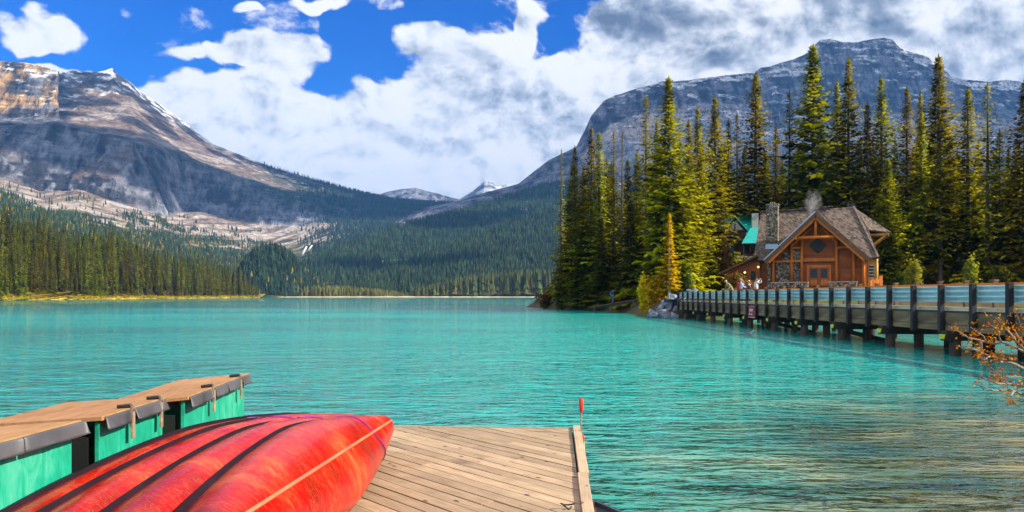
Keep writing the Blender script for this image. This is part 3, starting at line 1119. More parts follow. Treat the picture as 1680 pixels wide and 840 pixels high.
def inside_dist(x, y, poly):
    d = np.full(x.shape, 1e9)
    ins = np.zeros(x.shape, bool)
    n = len(poly)
    for i in range(n):
        a, b = poly[i], poly[(i + 1) % n]
        e = b - a
        t = np.clip(((x - a[0]) * e[0] + (y - a[1]) * e[1]) / (e @ e), 0, 1)
        d = np.minimum(d, np.hypot(x - a[0] - t * e[0], y - a[1] - t * e[1]))
        cross = ((a[1] > y) != (b[1] > y)) & (x < (b[0] - a[0]) * (y - a[1]) / (b[1] - a[1] + 1e-12) + a[0])
        ins ^= cross
    return np.where(ins, d, -d)


def isl_h(x, y):
    x, y = np.asarray(x, float), np.asarray(y, float)
    d = inside_dist(x, y, ISL)
    h = np.where(d > 0, 0.05 + 1.4 * sstep(d, 0, 2.4) + 1.1 * sstep(d, 3, 24), np.maximum(d * 0.7, -2.5))
    h = h + np.where(d > 0, 0.04 * np.clip(y - 93, 0, 60) * sstep(d, 4, 14) + 0.028 * np.clip(x - 24, 0, 30) * sstep(d, 4, 14), 0)
    return h


gx, gy = np.meshgrid(np.linspace(-2, 162, 150), np.linspace(38, 302, 190))
gz = isl_h(gx, gy) + (fbm(np.stack([gx / 3, gy / 3, gx * 0], -1), 4) - .5) * 0.3
gc = lerp3(np.ones(gx.shape + (3,)) * np.array((0.10, 0.075, 0.04)), np.ones(gx.shape + (3,)) * np.array((0.10, 0.12, 0.03)), sstep(fbm(np.stack([gx / 5, gy / 5, gx * 0 + 4], -1), 4), 0.4, 0.6))
N_, M_ = gx.shape
idx = np.arange(N_ * M_).reshape(N_, M_)
ff = np.stack([idx[:-1, :-1], idx[:-1, 1:], idx[1:, 1:], idx[1:, :-1]], -1).reshape(-1, 4)
tag(mesh_np('island_ground', np.stack([gx, gy, gz], -1).reshape(-1, 3), ff, M['soil'], smooth=True, colors=gc.reshape(-1, 3)), kind='structure')

# the road that climbs away from the bridge, and its pale kerb
simple('asphalt', (0.075, 0.070, 0.085), (0.045, 0.042, 0.05), 6, 0.9, 0.3, 0.01)
simple('kerb_stone', (0.55, 0.45, 0.42), (0.38, 0.30, 0.28), 5, 0.9, 0.3, 0.01)
cl = np.array([(16.8, 66.2), (17.6, 72), (20, 82), (23.6, 93), (26, 105), (28, 120), (29, 140)], float)
tt = np.linspace(0, 1, 60)
sx = np.interp(tt, np.linspace(0, 1, len(cl)), cl[:, 0])
sy = np.interp(tt, np.linspace(0, 1, len(cl)), cl[:, 1])
dx, dy = np.gradient(sx), np.gradient(sy)
ln = np.hypot(dx, dy)
nx, ny = dy / ln, -dx / ln
V = []
for w in np.linspace(-2.8, 2.8, 7):
    x, y = sx + nx * w, sy + ny * w
    V.append(np.stack([x, y, np.maximum(isl_h(x, y), 1.5) + 0.22], -1))
V = np.array(V)
idx = np.arange(7 * 60).reshape(7, 60)
ff = np.stack([idx[:-1, :-1], idx[1:, :-1], idx[1:, 1:], idx[:-1, 1:]], -1).reshape(-1, 4)
tag(mesh_np('road', V.reshape(-1, 3), ff, M['asphalt'], smooth=True), kind='structure')
kb = MB()
for i in range(36, 56):
    a, b_ = V[0, i], V[0, i + 1]
    kb.bar(a + np.array((-.1, 0, .06)), b_ + np.array((-.1, 0, .06)), .2, .24)
tag(kb.build('kerb', M['kerb_stone']), kind='structure')


def ground_z(x, y):
    return float(isl_h(np.array([x]), np.array([y]))[0])


# ---- the spruces one can tell apart, from the lake tip to the right edge: px, top row, distance, kind, width, label
NEAR = [
    (921, 248, 113, 'thin', 1.0, 'thin ragged spruce, outermost on the lake tip of the island'),
    (943, 242, 110, 'narrow', 1.05, 'slim yellow-green spruce, second from the lake tip of the island'),
    (970, 210, 109, 'full', .95, 'dark tall spruce behind the slim ones at the lake tip'),
    (983, 217, 105, 'narrow', 1.1, 'spruce with sunlit crown just right of the dark one at the lake tip'),
    (1007, 217, 103, 'ragged', .9, 'yellowish open-crowned spruce left of the bare-stemmed one'),
    (1021, 222, 101, 'bare', 1.1, 'nearly bare thin spruce showing its brown stem above the footbridge'),
    (1060, 160, 96, 'ragged', 1.0, 'ragged gap-toothed spruce close left of the tallest lakeside spruce'),
    (1078, 198, 92, 'full', .85, 'shorter sunlit spruce squeezed against the tallest lakeside spruce'),
    (1097, 128, 87, 'broad', 1.05, 'tallest broad spruce of the lakeside group, behind the golden larch'),
    (1130, 198, 99, 'narrow', 1.0, 'slim spruce right behind the tallest lakeside spruce'),
    (1145, 178, 103, 'full', 1.0, 'full dark spruce left of the road'),
    (1173, 160, 108, 'full', 1.1, 'symmetrical full spruce above the top of the road'),
    (1195, 197, 113, 'narrow', .9, 'small dark spruce top between the road and the teal roof'),
    (1209, 188, 112, 'ragged', .9, 'open brownish spruce rising over the teal roof'),
    (1240, 122, 112, 'narrow', 1.25, 'tall dark spire spruce rising behind the stone chimney'),
    (1273, 207, 118, 'narrow', .9, 'short spruce just right of the chimney spire spruce'),
    (1295, 153, 114, 'ragged', .95, 'rust-tinged open spruce over the left of the cabin ridge'),
    (1334, 75, 112, 'broad', 1.12, 'giant spruce, the tallest of all, behind the middle of the cabin roof'),
    (1373, 135, 118, 'narrow', .9, 'thin spruce top close right of the giant spruce'),
    (1392, 97, 110, 'full', .95, 'tall spruce with dark tip and bright skirt behind the right roof end'),
    (1423, 170, 106, 'full', .95, 'bright yellow-green spruce over the right roof bracket'),
    (1446, 128, 108, 'full', 1.0, 'tall dark-tipped spruce right of the cabin'),
    (1457, 262, 98, 'broad', 1.1, 'low bright spruce close beside the right cabin wall'),
    (1488, 145, 108, 'narrow', 1.0, 'dark narrow spruce in shade, first of the right-hand dark pair'),
    (1510, 154, 110, 'narrow', .95, 'dark narrow spruce in shade, second of the right-hand dark pair'),
    (1512, 184, 92, 'old', .9, 'old spruce with long bare trunk standing in the gap right of the cabin'),
    (1540, 93, 103, 'broad', 1.0, 'very tall full spruce near the right end of the wood'),
    (1543, 194, 90, 'old', 1.0, 'sunlit spruce before the very tall right-hand one'),
    (1588, 146, 92, 'narrow', 1.2, 'straight column-like spruce between two sunlit right-hand ones'),
    (1620, 138, 88, 'ragged', 1.05, 'yellow-green spruce showing bare twigs low down near the right edge'),
    (1681, 133, 86, 'full', 1.15, 'dark spruce cut off by the right edge of the picture'),
]
for (px, top, d, kind, wide, label) in NEAR:
    x = (px - 840) / F * d
    z = max(ground_z(x, d), 0.6)
    Ht = EYE + (HOR - top) / F * d - z
    plant(kind, (x, d, z), Ht, label, group='spruces on the island', wide=wide)
# darker trees that close the wood behind them
BACK = [(935, 300, 124), (958, 275, 128), (995, 262, 126), (1030, 262, 120), (1045, 250, 118), (1085, 240, 118), (1115, 230, 124), (1150, 240, 128), (1185, 236, 130), (1222, 240, 136), (1258, 250, 138),
        (1283, 262, 134), (1312, 238, 136), (1352, 245, 140), (1382, 225, 138), (1410, 232, 136), (1434, 244, 132), (1468, 228, 128), (1500, 240, 122), (1525, 236, 128), (1560, 226, 124), (1572, 262, 132),
        (1605, 232, 120), (1640, 215, 116), (1655, 250, 122), (1668, 232, 112), (1700, 240, 108), (1720, 200, 104), (1480, 300, 116), (1530, 330, 112), (1645, 330, 108), (1300, 310, 128), (1240, 300, 140)] + [(px_, 268 + 37 * (k_ % 3) - (18 if px_ > 1080 else 0), 121 + 5 * (k_ % 4)) for k_, px_ in enumerate(range(940, 1720, 21))]
for i, (px, top, d) in enumerate(BACK):
    x = (px - 840) / F * d
    z = max(ground_z(x, d), 0.6)
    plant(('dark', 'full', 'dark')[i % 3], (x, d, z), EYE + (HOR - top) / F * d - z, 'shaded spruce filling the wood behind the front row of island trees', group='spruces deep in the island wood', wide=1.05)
# younger lower trees at the foot of the lakeside group
for (px, top, d, kind, label) in [(955, 372, 106, 'dark', 'low dark spruce at the water, left of the rust bushes'), (988, 360, 100, 'dark', 'low dark spruce behind the man on the footbridge'),
                                  (1035, 330, 94, 'dark', 'bushy dark spruce above the right end of the footbridge'), (1070, 380, 88, 'full', 'small bright-tipped spruce left of the golden larch'),
                                  (1128, 345, 90, 'broad', 'low bright spruce right of the golden larch'), (1158, 372, 104, 'full', 'small spruce beside the top of the road')]:
    x = (px - 840) / F * d
    z = max(ground_z(x, d), 0.4)
    plant(kind, (x, d, z), EYE + (HOR - top) / F * d - z, label, group='small spruces under the lakeside group', wide=1.5)
x, d = (1098 - 840) / F * 73, 73
z = ground_z(x, d)
o = plant('larch', (x, d, z), EYE + (HOR - 350) / F * d - z, 'bright golden young larch with white stem above the boulders', wide=1.15)
o.name = 'larch_tree'
# a few trees on the shore outside the picture on the right
for (x, y, Ht) in [(46, 66, 27), (52, 61, 24)]:
    plant('dark', (x + 22, y, 2.4), Ht, 'dark spruce beyond the right edge of the picture', group='spruces beyond the right edge')

# ------------------------------------------------------------------ the wood along the left shore
pr = np.array([(-60, 322), (0, 334), (25, 332), (40, 341), (62, 342), (76, 352), (92, 358), (118, 360), (150, 362), (172, 364), (196, 368), (212, 372), (228, 382), (254, 390), (288, 402), (319, 402), (343, 412), (356, 412), (393, 432), (414, 450), (428, 458)], float)
lpts = []
for i in range(262):
    px = -115 + 540 * (i + rng.uniform(0, 1)) / 262
    row = i % 4
    dl = np.interp(px, [a for a, _ in SHORE], [b for _, b in SHORE])
    d = dl + (10, 19, 29, 40)[row] + rng.uniform(-5, 5)
    top = np.interp(px, pr[:, 0], pr[:, 1])
    full = EYE + (HOR - top) / F * d - 1.2
    Ht = full * ((rng.uniform(0.30, 0.75), rng.uniform(.5, .95), rng.uniform(.62, 1.0), rng.uniform(.78, 1.06))[row])
    lpts.append((px, d, Ht))
for i, (px, d, Ht) in enumerate(lpts):
    k = 'shore%d' % rng.integers(0, 6)
    plant(k, ((px - 840) / F * d, d, 1.0), Ht, 'tall dark green spruce in the dense wood along the left shore', group='spruces along the left shore', wide=rng.uniform(.72, .98))
n = 420
px = rng.uniform(-120, 424, n)
dl = np.interp(px, [a for a, _ in SHORE], [b for _, b in SHORE])
d = dl + rng.uniform(46, 95, n)
top = np.interp(px, pr[:, 0], pr[:, 1]) + 14
hh = (EYE + (HOR - top) / F * d - 1.5) * rng.uniform(.75, 1.0, n)
forest_mass('wood_interior', np.stack([(px - 840) / F * d, d, np.full(n, 1.5)], -1), hh, tree_cols(n, (0.03, 0.05, 0.018)))


# ------------------------------------------------------------------ bushes
def bush(name, label, loc, size, mat, n=500, leaf=0.22, seed=0, stems=6, group=None, cat='bush'):
    g = np.random.default_rng(seed + 100)
    root = empty(name, loc)
    tag(root, label, cat, group)
    # leaf clumps around a handful of shoots
    shoots = []
    for k in range(stems):
        a = g.random() * 6.28
        r = g.uniform(0.1, 0.9)
        shoots.append(np.array((math.cos(a) * r * size[0] * .75, math.sin(a) * r * size[1] * .75, size[2] * g.uniform(.6, 1.0))))
    V, Q = [], []
    for i in range(n):
        s = shoots[g.integers(0, stems)]
        t = g.uniform(0.12, 1.0) ** 0.8
        p = s * t + g.normal(size=3) * np.array(size) * 0.17 * (1.15 - .4 * t)
        p[2] = abs(p[2])
        a = g.normal(size=3)
        a /= np.linalg.norm(a)
        b = np.cross(a, g.normal(size=3))
        b /= np.linalg.norm(b) + 1e-6
        l = leaf * g.uniform(.6, 1.4)
        k = len(V)
        V += [p - a * l * .5, p + b * l * .3, p + a * l * .5, p - b * l * .3]
        Q.append((k, k + 1, k + 2, k + 3))
    mesh_np('foliage', V, Q, M[mat], root)
    m = MB()
    for s in shoots:
        m.tube([(0, 0, -0.3), s * .4 + np.array((0, 0, .05)), s * .95], [.035 * size[2] / 2, .025 * size[2] / 2, .006], 5)
    m.build('stem', M['bark'], root)
    return root


BUSHES = [  # px, base row, distance, half width px, height px, material, leaves, label
    (893, 505, 117, 20, 27, 'leaf_rust', 900, 'dark rust bush at the very tip of the island'),
    (918, 505, 111, 18, 42, 'leaf_green', 900, 'dark green bush at the shore, second from the island tip'),
    (945, 504, 107, 20, 28, 'leaf_rust', 900, 'brown and gold bush left of the footbridge'),
    (972, 501, 104, 18, 30, 'leaf_green', 700, 'green shore bush behind the lower end of the footbridge'),
    (1018, 500, 90, 26, 26, 'leaf_rust', 1000, 'golden brown thicket behind the man on the footbridge'),
    (1062, 512, 74, 24, 56, 'leaf_gold', 2400, 'tall golden bush left of the boulders'),
    (1082, 502, 73.5, 18, 46, 'leaf_gold', 1500, 'yellow bush under the golden larch'),
    (1128, 484, 82, 14, 44, 'leaf_green', 700, 'green bush at the left edge of the road'),
    (1192, 470, 100, 18, 84, 'leaf_rust', 1800, 'tall thin amber-leaved shrub before the teal-roofed house'),
    (1206, 480, 75, 24, 38, 'leaf_rust', 2200, 'brown round bush beside the road and the lean-to'),
    (1226, 480, 69, 18, 28, 'leaf_rust', 1100, 'brown twiggy bush before the lean-to door'),
    (1226, 480, 62, 5, 12, 'leaf_lime', 300, 'small lime green bush behind the wooden rail'),
    (1150, 440, 116, 14, 50, 'leaf_lime', 600, 'yellow-green sapling beyond the top of the road'),
    (1500, 474, 84, 28, 42, 'leaf_lime', 2200, 'pale yellow bush right of the cabin, behind the rail'),
    (1478, 474, 88, 14, 26, 'leaf_green', 600, 'green bush between the cabin fence and the pale yellow bush'),
    (1594, 474, 82, 16, 46, 'leaf_lime', 1300, 'yellow sapling-like bush under the right-hand dark trees'),
    (1640, 478, 80, 22, 30, 'leaf_green', 800, 'dark green bush by the rail near the right edge'),
]
for i, (px, row, d, hw, hp, mat, nl, label) in enumerate(BUSHES):
    x = (px - 840) / F * d
    z = max(min(EYE + (HOR - row) / F * d, ground_z(x, d) + .1), ground_z(x, d) - .3, .05)
    s = d / F
    bush('bush' if 'sapling' not in label else 'sapling', label, (x, d, z), (hw * s, hw * s * .8, hp * s), mat, nl, leaf=0.34 if d > 70 else .2, seed=i, stems=9)

# grass and litter along the left shore edge
V, Q, C = [], [], []
for i in range(2600):
    px = rng.uniform(-60, 426)
    dl = np.interp(px, [a for a, _ in SHORE], [b for _, b in SHORE])
    d = dl + rng.uniform(1, 14)
    p = np.array(((px - 840) / F * d, d, 0.3 + (d - dl) * .05))
    hgt = rng.uniform(.4, 1.6)
    w = rng.uniform(.5, 1.6)
    k = len(V)
    V += [p + (-w, 0, 0), p + (w, .2, 0), p + (w * .4 + rng.normal() * .3, .3, hgt), p + (-w * .5, .1, hgt * .8)]
    Q.append((k, k + 1, k + 2, k + 3))
    cc = np.array((0.58, 0.42, 0.02)) * rng.uniform(.35, 1.1) if rng.random() < .8 else np.array((0.16, 0.14, 0.03))
    C += [cc] * 4
tag(mesh_np('shore_grass', V, Q, M['far_needles'], colors=np.array(C)), kind='stuff')


# ------------------------------------------------------------------ boulders by the bridge end
simple('boulder_stone', (0.40, 0.43, 0.50), (0.10, 0.11, 0.14), 1.6, 0.9, 0.9, 0.06, rnd=.5)


def boulder(loc, s, seed, label, group):
    g = np.random.default_rng(seed)
    bm = bmesh.new()
    bmesh.ops.create_icosphere(bm, subdivisions=3, radius=1)
    dirs = g.normal(size=(9, 3))
    dirs /= np.linalg.norm(dirs, axis=1)[:, None]
    cut = g.uniform(.55, .85, 9)
    for v in bm.verts:
        p = np.array(v.co)
        for dd, c in zip(dirs, cut):
            e = p @ dd - c
            if e > 0:
                p = p - dd * e * .95
        p = p * (1 + .07 * (fbm(p[None] * 2 + seed, 3)[0] - .5))
        v.co = p * np.array(s)
    me = bpy.data.meshes.new('boulder')
    bm.to_mesh(me)
    bm.free()
    me.materials.append(M['boulder_stone'])
    o = link('boulder', me)
    o.location = loc
    o.rotation_euler = (g.uniform(0, .8), g.uniform(0, .8), g.uniform(0, 6))
    tag(o, label, 'boulder', group)


PILE = [(1075, 519, 66.8, 9, 5), (1089, 517, 66.6, 11, 8), (1103, 519, 66.4, 9, 6), (1116, 520, 66.6, 8, 5), (1126, 519, 67, 6, 4), (1082, 507, 67.6, 9, 6), (1096, 505, 67.8, 11, 8), (1110, 509, 67.4, 10, 8),
        (1122, 510, 67.6, 7, 6), (1090, 497, 68.6, 8, 5), (1102, 495, 68.8, 9, 6), (1114, 498, 68.4, 9, 5), (1106, 488, 69.6, 8, 5), (1118, 489, 69.4, 8, 5), (1070, 512, 67.8, 6, 5), (1095, 520.5, 65.9, 6, 3), (1110, 521, 66, 5, 3), (1066, 520, 67.2, 7, 3)]
for i, (px, row, d, rx, rz_) in enumerate(PILE):
    s = d / F
    boulder(at(px, row, d), (rx * s * 1.15, rx * s, rz_ * s * 1.2), 300 + i, 'blue-grey angular boulder in the pile beside the far end of the bridge', 'boulders at the bridge end')
for i, (px, row, d, rx) in enumerate([(1130, 477, 80, 5), (1142, 478, 78, 6), (1136, 481, 76, 5)]):
    s = d / F
    boulder(at(px, row, d), (rx * s * 1.2, rx * s, rx * s * .7), 340 + i, 'low grey stone at the left edge of the road', 'stones along the road edge')

# ------------------------------------------------------------------ the road bridge
simple('post_wood', (0.035, 0.030, 0.032), (0.012, 0.011, 0.013), 5, 0.85, 0.4, 0.01, (1, 1, .3), rnd=.4)
simple('fascia_wood', (0.26, 0.175, 0.09), (0.08, 0.05, 0.03), 2.5, 0.9, 0.5, 0.01, (1, .2, 1), rnd=.6)
simple('dark_timber', (0.06, 0.045, 0.035), (0.02, 0.017, 0.015), 3, 0.9, 0.4, 0.01)
simple('pile_wood', (0.13, 0.085, 0.055), (0.035, 0.025, 0.02), 4, 0.85, 0.5, 0.015, (1, 1, .2), rnd=.5)
simple('rail_wood', (0.85, 0.30, 0.05), (0.58, 0.18, 0.03), 3, 0.7, 0.3, 0.006, (1, .15, 1), rnd=.3)
simple('kerb_timber', (0.74, 0.64, 0.46), (0.50, 0.40, 0.26), 3, 0.85, 0.3, 0.006, (1, .2, 1), rnd=.3)
simple('galvanised', (0.74, 0.88, 0.90), (0.58, 0.74, 0.77), 2.5, 0.30, 0.1, 0.004, metal=0.25, rnd=.2)
simple('reflector_yellow', (0.85, 0.75, 0.01), (0.75, 0.62, 0.01), 9, 0.4, 0, 0.001)
simple('sign_red', (0.42, 0.012, 0.035), (0.36, 0.010, 0.03), 6, 0.45, 0, 0.001)
simple('white_paint', (0.80, 0.80, 0.78), (0.70, 0.70, 0.68), 5, 0.5, 0.05, 0.002)

bridge = empty('road_bridge', (15, 66, 0))
tag(bridge, 'long timber road bridge on piles with black posts and steel guard rail', 'bridge')
Y0 = 66.0


def bl(x, y, z):
    return (x - 15, y - Y0, z)


YS = [21.95 + 1.75 * k for k in range(-5, 26)]
b = MB()
b.box(bl(16.9, (13 + 66.3) / 2, 1.42), (3.5, 53.3, .2))
b.build('deck', M['asphalt'], bridge)
b = MB()
for x in (15.35, 16.4, 17.5, 18.5):
    b.box(bl(x, (13 + 66) / 2, 1.08), (.26, 53, .46))
b.build('stringer', M['dark_timber'], bridge)
proto_post = proto_panel = proto_fascia = proto_kerb = None


def rep(proto, name, mb, mat, loc, bevel=0, smooth=False):
    if proto is None:
        o = mb.build(name, M[mat], bridge, smooth=smooth, bevel=bevel)
    else:
        o = proto.copy()
        COL.objects.link(o)
        o.parent = bridge
    o.location = loc
    return o


pm = MB().box((0, 0, 0), (.15, .17, 1.66))
pm.box((.0, 0, -.45), (.18, .20, .06))
# corrugated three-wave guard rail, as a folded sheet with thickness
prof = []
for k in range(25):
    z = -.27 + .54 * k / 24
    prof.append((.085 * -math.cos(2 * math.pi * 3 * (k / 24)) * (1 if 0 < k < 24 else .5), z))
gm = MB()
hL = 1.75 / 2
pts = [(x, yy, z) for (x, z) in prof for yy in (-hL, hL)] + [(x + .012, yy, z) for (x, z) in prof for yy in (-hL, hL)]
fcs = []
for k in range(24):
    a = 2 * k
    fcs.append((a, a + 2, a + 3, a + 1))
    o2 = 50
    fcs.append((o2 + a, o2 + a + 1, o2 + a + 3, o2 + a + 2))
fcs += [(0, 1, 51, 50), (48, 98, 99, 49)]
gm.poly(pts, fcs)
fm_ = MB().box((0, 0, .09), (.07, 1.72, .40)).box((0.004, 0, -.23), (.07, 1.72, .20))
km = MB().box((0, 0, 0), (.20, 1.73, .12))
for i, y in enumerate(YS):
    proto_post_o = rep(proto_post, 'post', pm, 'post_wood', bl(14.93, y, 1.60 + random.uniform(-.02, .02)))
    proto_post = proto_post or proto_post_o
    if i < len(YS) - 1:
        yc = y + .875
        o = rep(proto_panel, 'rail_panel', gm, 'galvanised', bl(15.10, yc, 2.10), smooth=True)
        proto_panel = proto_panel or o
        o = rep(proto_fascia, 'fascia_board', fm_, 'fascia_wood', bl(15.08, yc, 1.17))
        proto_fascia = proto_fascia or o
        o = rep(proto_kerb, 'kerb_beam', km, 'kerb_timber', bl(15.26, yc, 1.60))
        proto_kerb = proto_kerb or o
pw = pr_ = pk = None
fy = [13.6 + 1.82 * k for k in range(29)]
for i, y in enumerate(fy):
    m = MB().box((0, 0, .5), (.15, .15, 1.12)).box((0, 0, 1.09), (.19, .19, .07))
    o = rep(pw, 'wood_post', m, 'fascia_wood', bl(18.6, y, 1.55))
    pw = pw or o
    if i < len(fy) - 1:
        m = MB().box((0, 0, 0), (.20, 1.80, .15))
        o = rep(pr_, 'wood_rail', m, 'rail_wood', bl(18.6, y + .91, 2.47 + random.uniform(-.006, .006)))
        pr_ = pr_ or o
        m = MB().box((0, 0, 0), (.06, 1.70, .14))
        o = rep(pk, 'lower_rail', m, 'kerb_timber', bl(18.62, y + .91, 1.93))
        pk = pk or o
pc = pp = prf = None
for k in range(12):
    y = 16.4 + 4.3 * k
    o = rep(pc, 'cap_beam', MB().box((0, 0, 0), (4.3, .34, .34)), 'dark_timber', bl(16.9, y, .68))
    pc = pc or o
    for x in (15.15, 16.3, 17.5, 18.65):
        o = rep(pp, 'pile', MB().tube([(0, 0, -3.2), (0, 0, .0)], [.20, .18], 12), 'pile_wood', bl(x, y, .52), smooth=False)
        pp = pp or o
    if k < 11:
        o = rep(prf, 'reflector', MB().extrude([(-.09, -.10, 0), (.07, -.18, 0), (.07, .18, 0), (-.09, .10, 0)], (0, 0, .02)), 'reflector_yellow', bl(14.72, y + .0, .66))
        o.rotation_euler = (0, R(-90), R(0))
        prf = prf or o
for k in (1, 4, 6):     # cross bracing between bents
    y = 16.4 + 4.3 * k
    MB().bar(bl(15.0, y, .5), bl(18.8, y, -.4), .08, .2).build('brace', M['dark_timber'], bridge)
# red warning board between two posts, its white marks too small to read
sg = empty('warning_sign', (14.985, 45.72, 1.03))
tag(sg, 'small red board with white marks hung on the bridge side', 'sign')
MB().box((0, 0, 0), (.03, 1.36, .74)).build('board', M['sign_red'], sg)
tx = MB()
for (y0, z0, w, h) in [(.34, .10, .10, .22), (.20, .14, .07, .14), (.10, .08, .07, .20), (0.0, .13, .08, .15), (-.12, .11, .07, .19), (-.22, .14, .07, .12),
                       (.46, -.14, .12, .10), (.32, -.13, .09, .13), (.05, -.14, .11, .11), (-.08, -.15, .08, .13)]:
    tx.box((-.018, y0, z0), (.008, w, h))
tx.build('white_marks', M['white_paint'], sg)
tx = MB().box((-.018, 0, -.34), (.006, 1.34, .035)).box((-.018, .0, .335), (.005, 1.30, .012))
tx.build('border', M['white_paint'], sg)

# ------------------------------------------------------------------ the timber cabin
CA = R(-28)
CX, CY, CZ = (1340 - 840) / F * 88.0, 88.0, 3.13


def shingles(name, c1, c2, course=0.26, wdt=0.22):
    m, T, out = new_mat(name)
    tc = T.new('ShaderNodeTexCoord')
    sp = T.new('ShaderNodeSeparateXYZ')
    T.l.new(tc.outputs['Object'], sp.inputs[0])
    zr = T.math('DIVIDE', sp.outputs[2], course)
    fl = T.math('FLOOR', zr)
    fr = T.math('SUBTRACT', zr, fl)
    xr = T.math('ADD', T.math('DIVIDE', T.math('ADD', sp.outputs[0], sp.outputs[1]), wdt), T.math('MULTIPLY', fl, 0.37))
    fx = T.math('FLOOR', xr)
    cb = T.new('ShaderNodeCombineXYZ')
    T.l.new(fx, cb.inputs[0])
    T.l.new(fl, cb.inputs[1])
    wn_ = T.new('ShaderNodeTexWhiteNoise', noise_dimensions='2D')
    T.l.new(cb.outputs[0], wn_.inputs['Vector'])
    big = T.noise(tc.outputs['Object'], 0.8, 5, 0.6)
    f = T.math('ADD', T.math('MULTIPLY', wn_.outputs['Value'], 0.6), T.math('MULTIPLY', big, 0.4))
    col = T.ramp(f, [(0.15, c2), (0.8, c1)])
    h = T.math('ADD', T.math('SUBTRACT', 1.0, fr), T.math('MULTIPLY', wn_.outputs['Value'], 0.35))
    principled(T, out, col, 0.85, T.bump(h, 1.0, 0.09), spec=.25)
    return m


shingles('cedar_shingles', (0.22, 0.165, 0.125), (0.050, 0.036, 0.032))
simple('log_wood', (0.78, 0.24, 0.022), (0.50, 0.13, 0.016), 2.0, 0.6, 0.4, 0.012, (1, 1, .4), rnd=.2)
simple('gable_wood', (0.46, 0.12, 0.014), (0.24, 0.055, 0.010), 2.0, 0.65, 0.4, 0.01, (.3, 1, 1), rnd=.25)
simple('fascia_brown', (0.22, 0.105, 0.045), (0.12, 0.055, 0.025), 2.0, 0.7, 0.3, 0.01)
simple('honey_wood_sunlit', (0.62, 0.34, 0.05), (0.48, 0.24, 0.035), 2.0, 0.6, 0.3, 0.01, (1, 1, .4), rnd=.1)
simple('dark_glass', (0.012, 0.014, 0.018), (0.01, 0.012, 0.015), 1.0, 0.12, 0, 0.001)
simple('iron', (0.03, 0.028, 0.025), (0.015, 0.014, 0.013), 6, 0.6, 0.3, 0.01)
simple('flashing', (0.50, 0.62, 0.78), (0.40, 0.52, 0.68), 3, 0.35, 0, 0.001, metal=.3)


def fieldstone(name, sc):
    m, T, out = new_mat(name)
    tc = T.new('ShaderNodeTexCoord')
    v = T.new('ShaderNodeTexVoronoi')
    v.inputs['Scale'].default_value = sc
    T.l.new(tc.outputs['Object'], v.inputs['Vector'])
    v2 = T.new('ShaderNodeTexVoronoi', feature='DISTANCE_TO_EDGE')
    v2.inputs['Scale'].default_value = sc
    T.l.new(tc.outputs['Object'], v2.inputs['Vector'])
    s2 = T.new('ShaderNodeSeparateColor')
    T.l.new(v.outputs['Color'], s2.inputs[0])
    col = T.ramp(s2.outputs[0], [(0.1, (0.12, 0.10, 0.08)), (0.5, (0.32, 0.27, 0.20)), (0.9, (0.55, 0.49, 0.38))])
    e = T.smooth(v2.outputs[0], 0.02, 0.10)
    col = T.mix(e, (0.06, 0.05, 0.04), col)
    principled(T, out, col, 0.9, T.bump(e, 1.0, 0.05), spec=.2)


fieldstone('fieldstone', 4.2)
cab = empty('timber_cabin', (CX, CY, CZ), CA)
tag(cab, 'orange log cabin with big open front gable, shingle roof and stone chimney', 'cabin')


def slab(poly, th, name, mat, parent, updir=(0, 0, 1)):
    P = [Vector(p) for p in poly]
    nrm = (P[1] - P[0]).cross(P[2] - P[0]).normalized()
    if nrm.z < 0:
        nrm = -nrm
    return MB().extrude(P, -nrm * th).build(name, M[mat], parent)


EV, RV, RH, EH = 0.2, 6.0, 10.0, 3.35      # eave line, ridge line, ridge height, eave height
# main roof, front slope in two pieces either side of the cross gable, then back slope and the clipped right end
slab([(-7.4, EV, EH), (-5.62, EV, EH), (0, 5.01, 8.86), (0, RV, RH), (-7.4, RV, RH)], .22, 'roof', 'cedar_shingles', cab)
slab([(5.62, EV, EH), (6.6, EV, EH), (5.5, 3.24, 6.86), (3.7, RV, RH), (0.001, RV, RH), (0.001, 5.01, 8.86)], .22, 'roof', 'cedar_shingles', cab)
slab([(-7.4, 11.8, EH), (6.6, 11.8, EH), (5.5, 8.76, 6.86), (3.7, RV + .005, RH), (-7.4, RV + .005, RH)], .22, 'roof', 'cedar_shingles', cab)
slab([(3.72, RV, RH + .004), (5.53, 3.22, 6.9), (7.9, 5.2, 6.62), (7.95, 6.0, 6.6)], .2, 'roof', 'cedar_shingles', cab)
slab([(3.72, RV, RH + .004), (7.95, 6.0, 6.6), (7.9, 6.8, 6.62), (5.53, 8.78, 6.9)], .2, 'roof', 'cedar_shingles', cab)
MB().bar((-7.4, RV, RH + .05), (0.8, RV, RH + .05), .5, .16).bar((-2.6, RV - .05, RH + .2), (1.3, RV - .05, RH + .2), .5, .14).build('ridge_cap', M['cedar_shingles'], cab)
MB().bar((3.74, RV - .02, RH + .06), (6.62, .22, EH + .08), .26, .1).build('hip_cap', M['cedar_shingles'], cab)
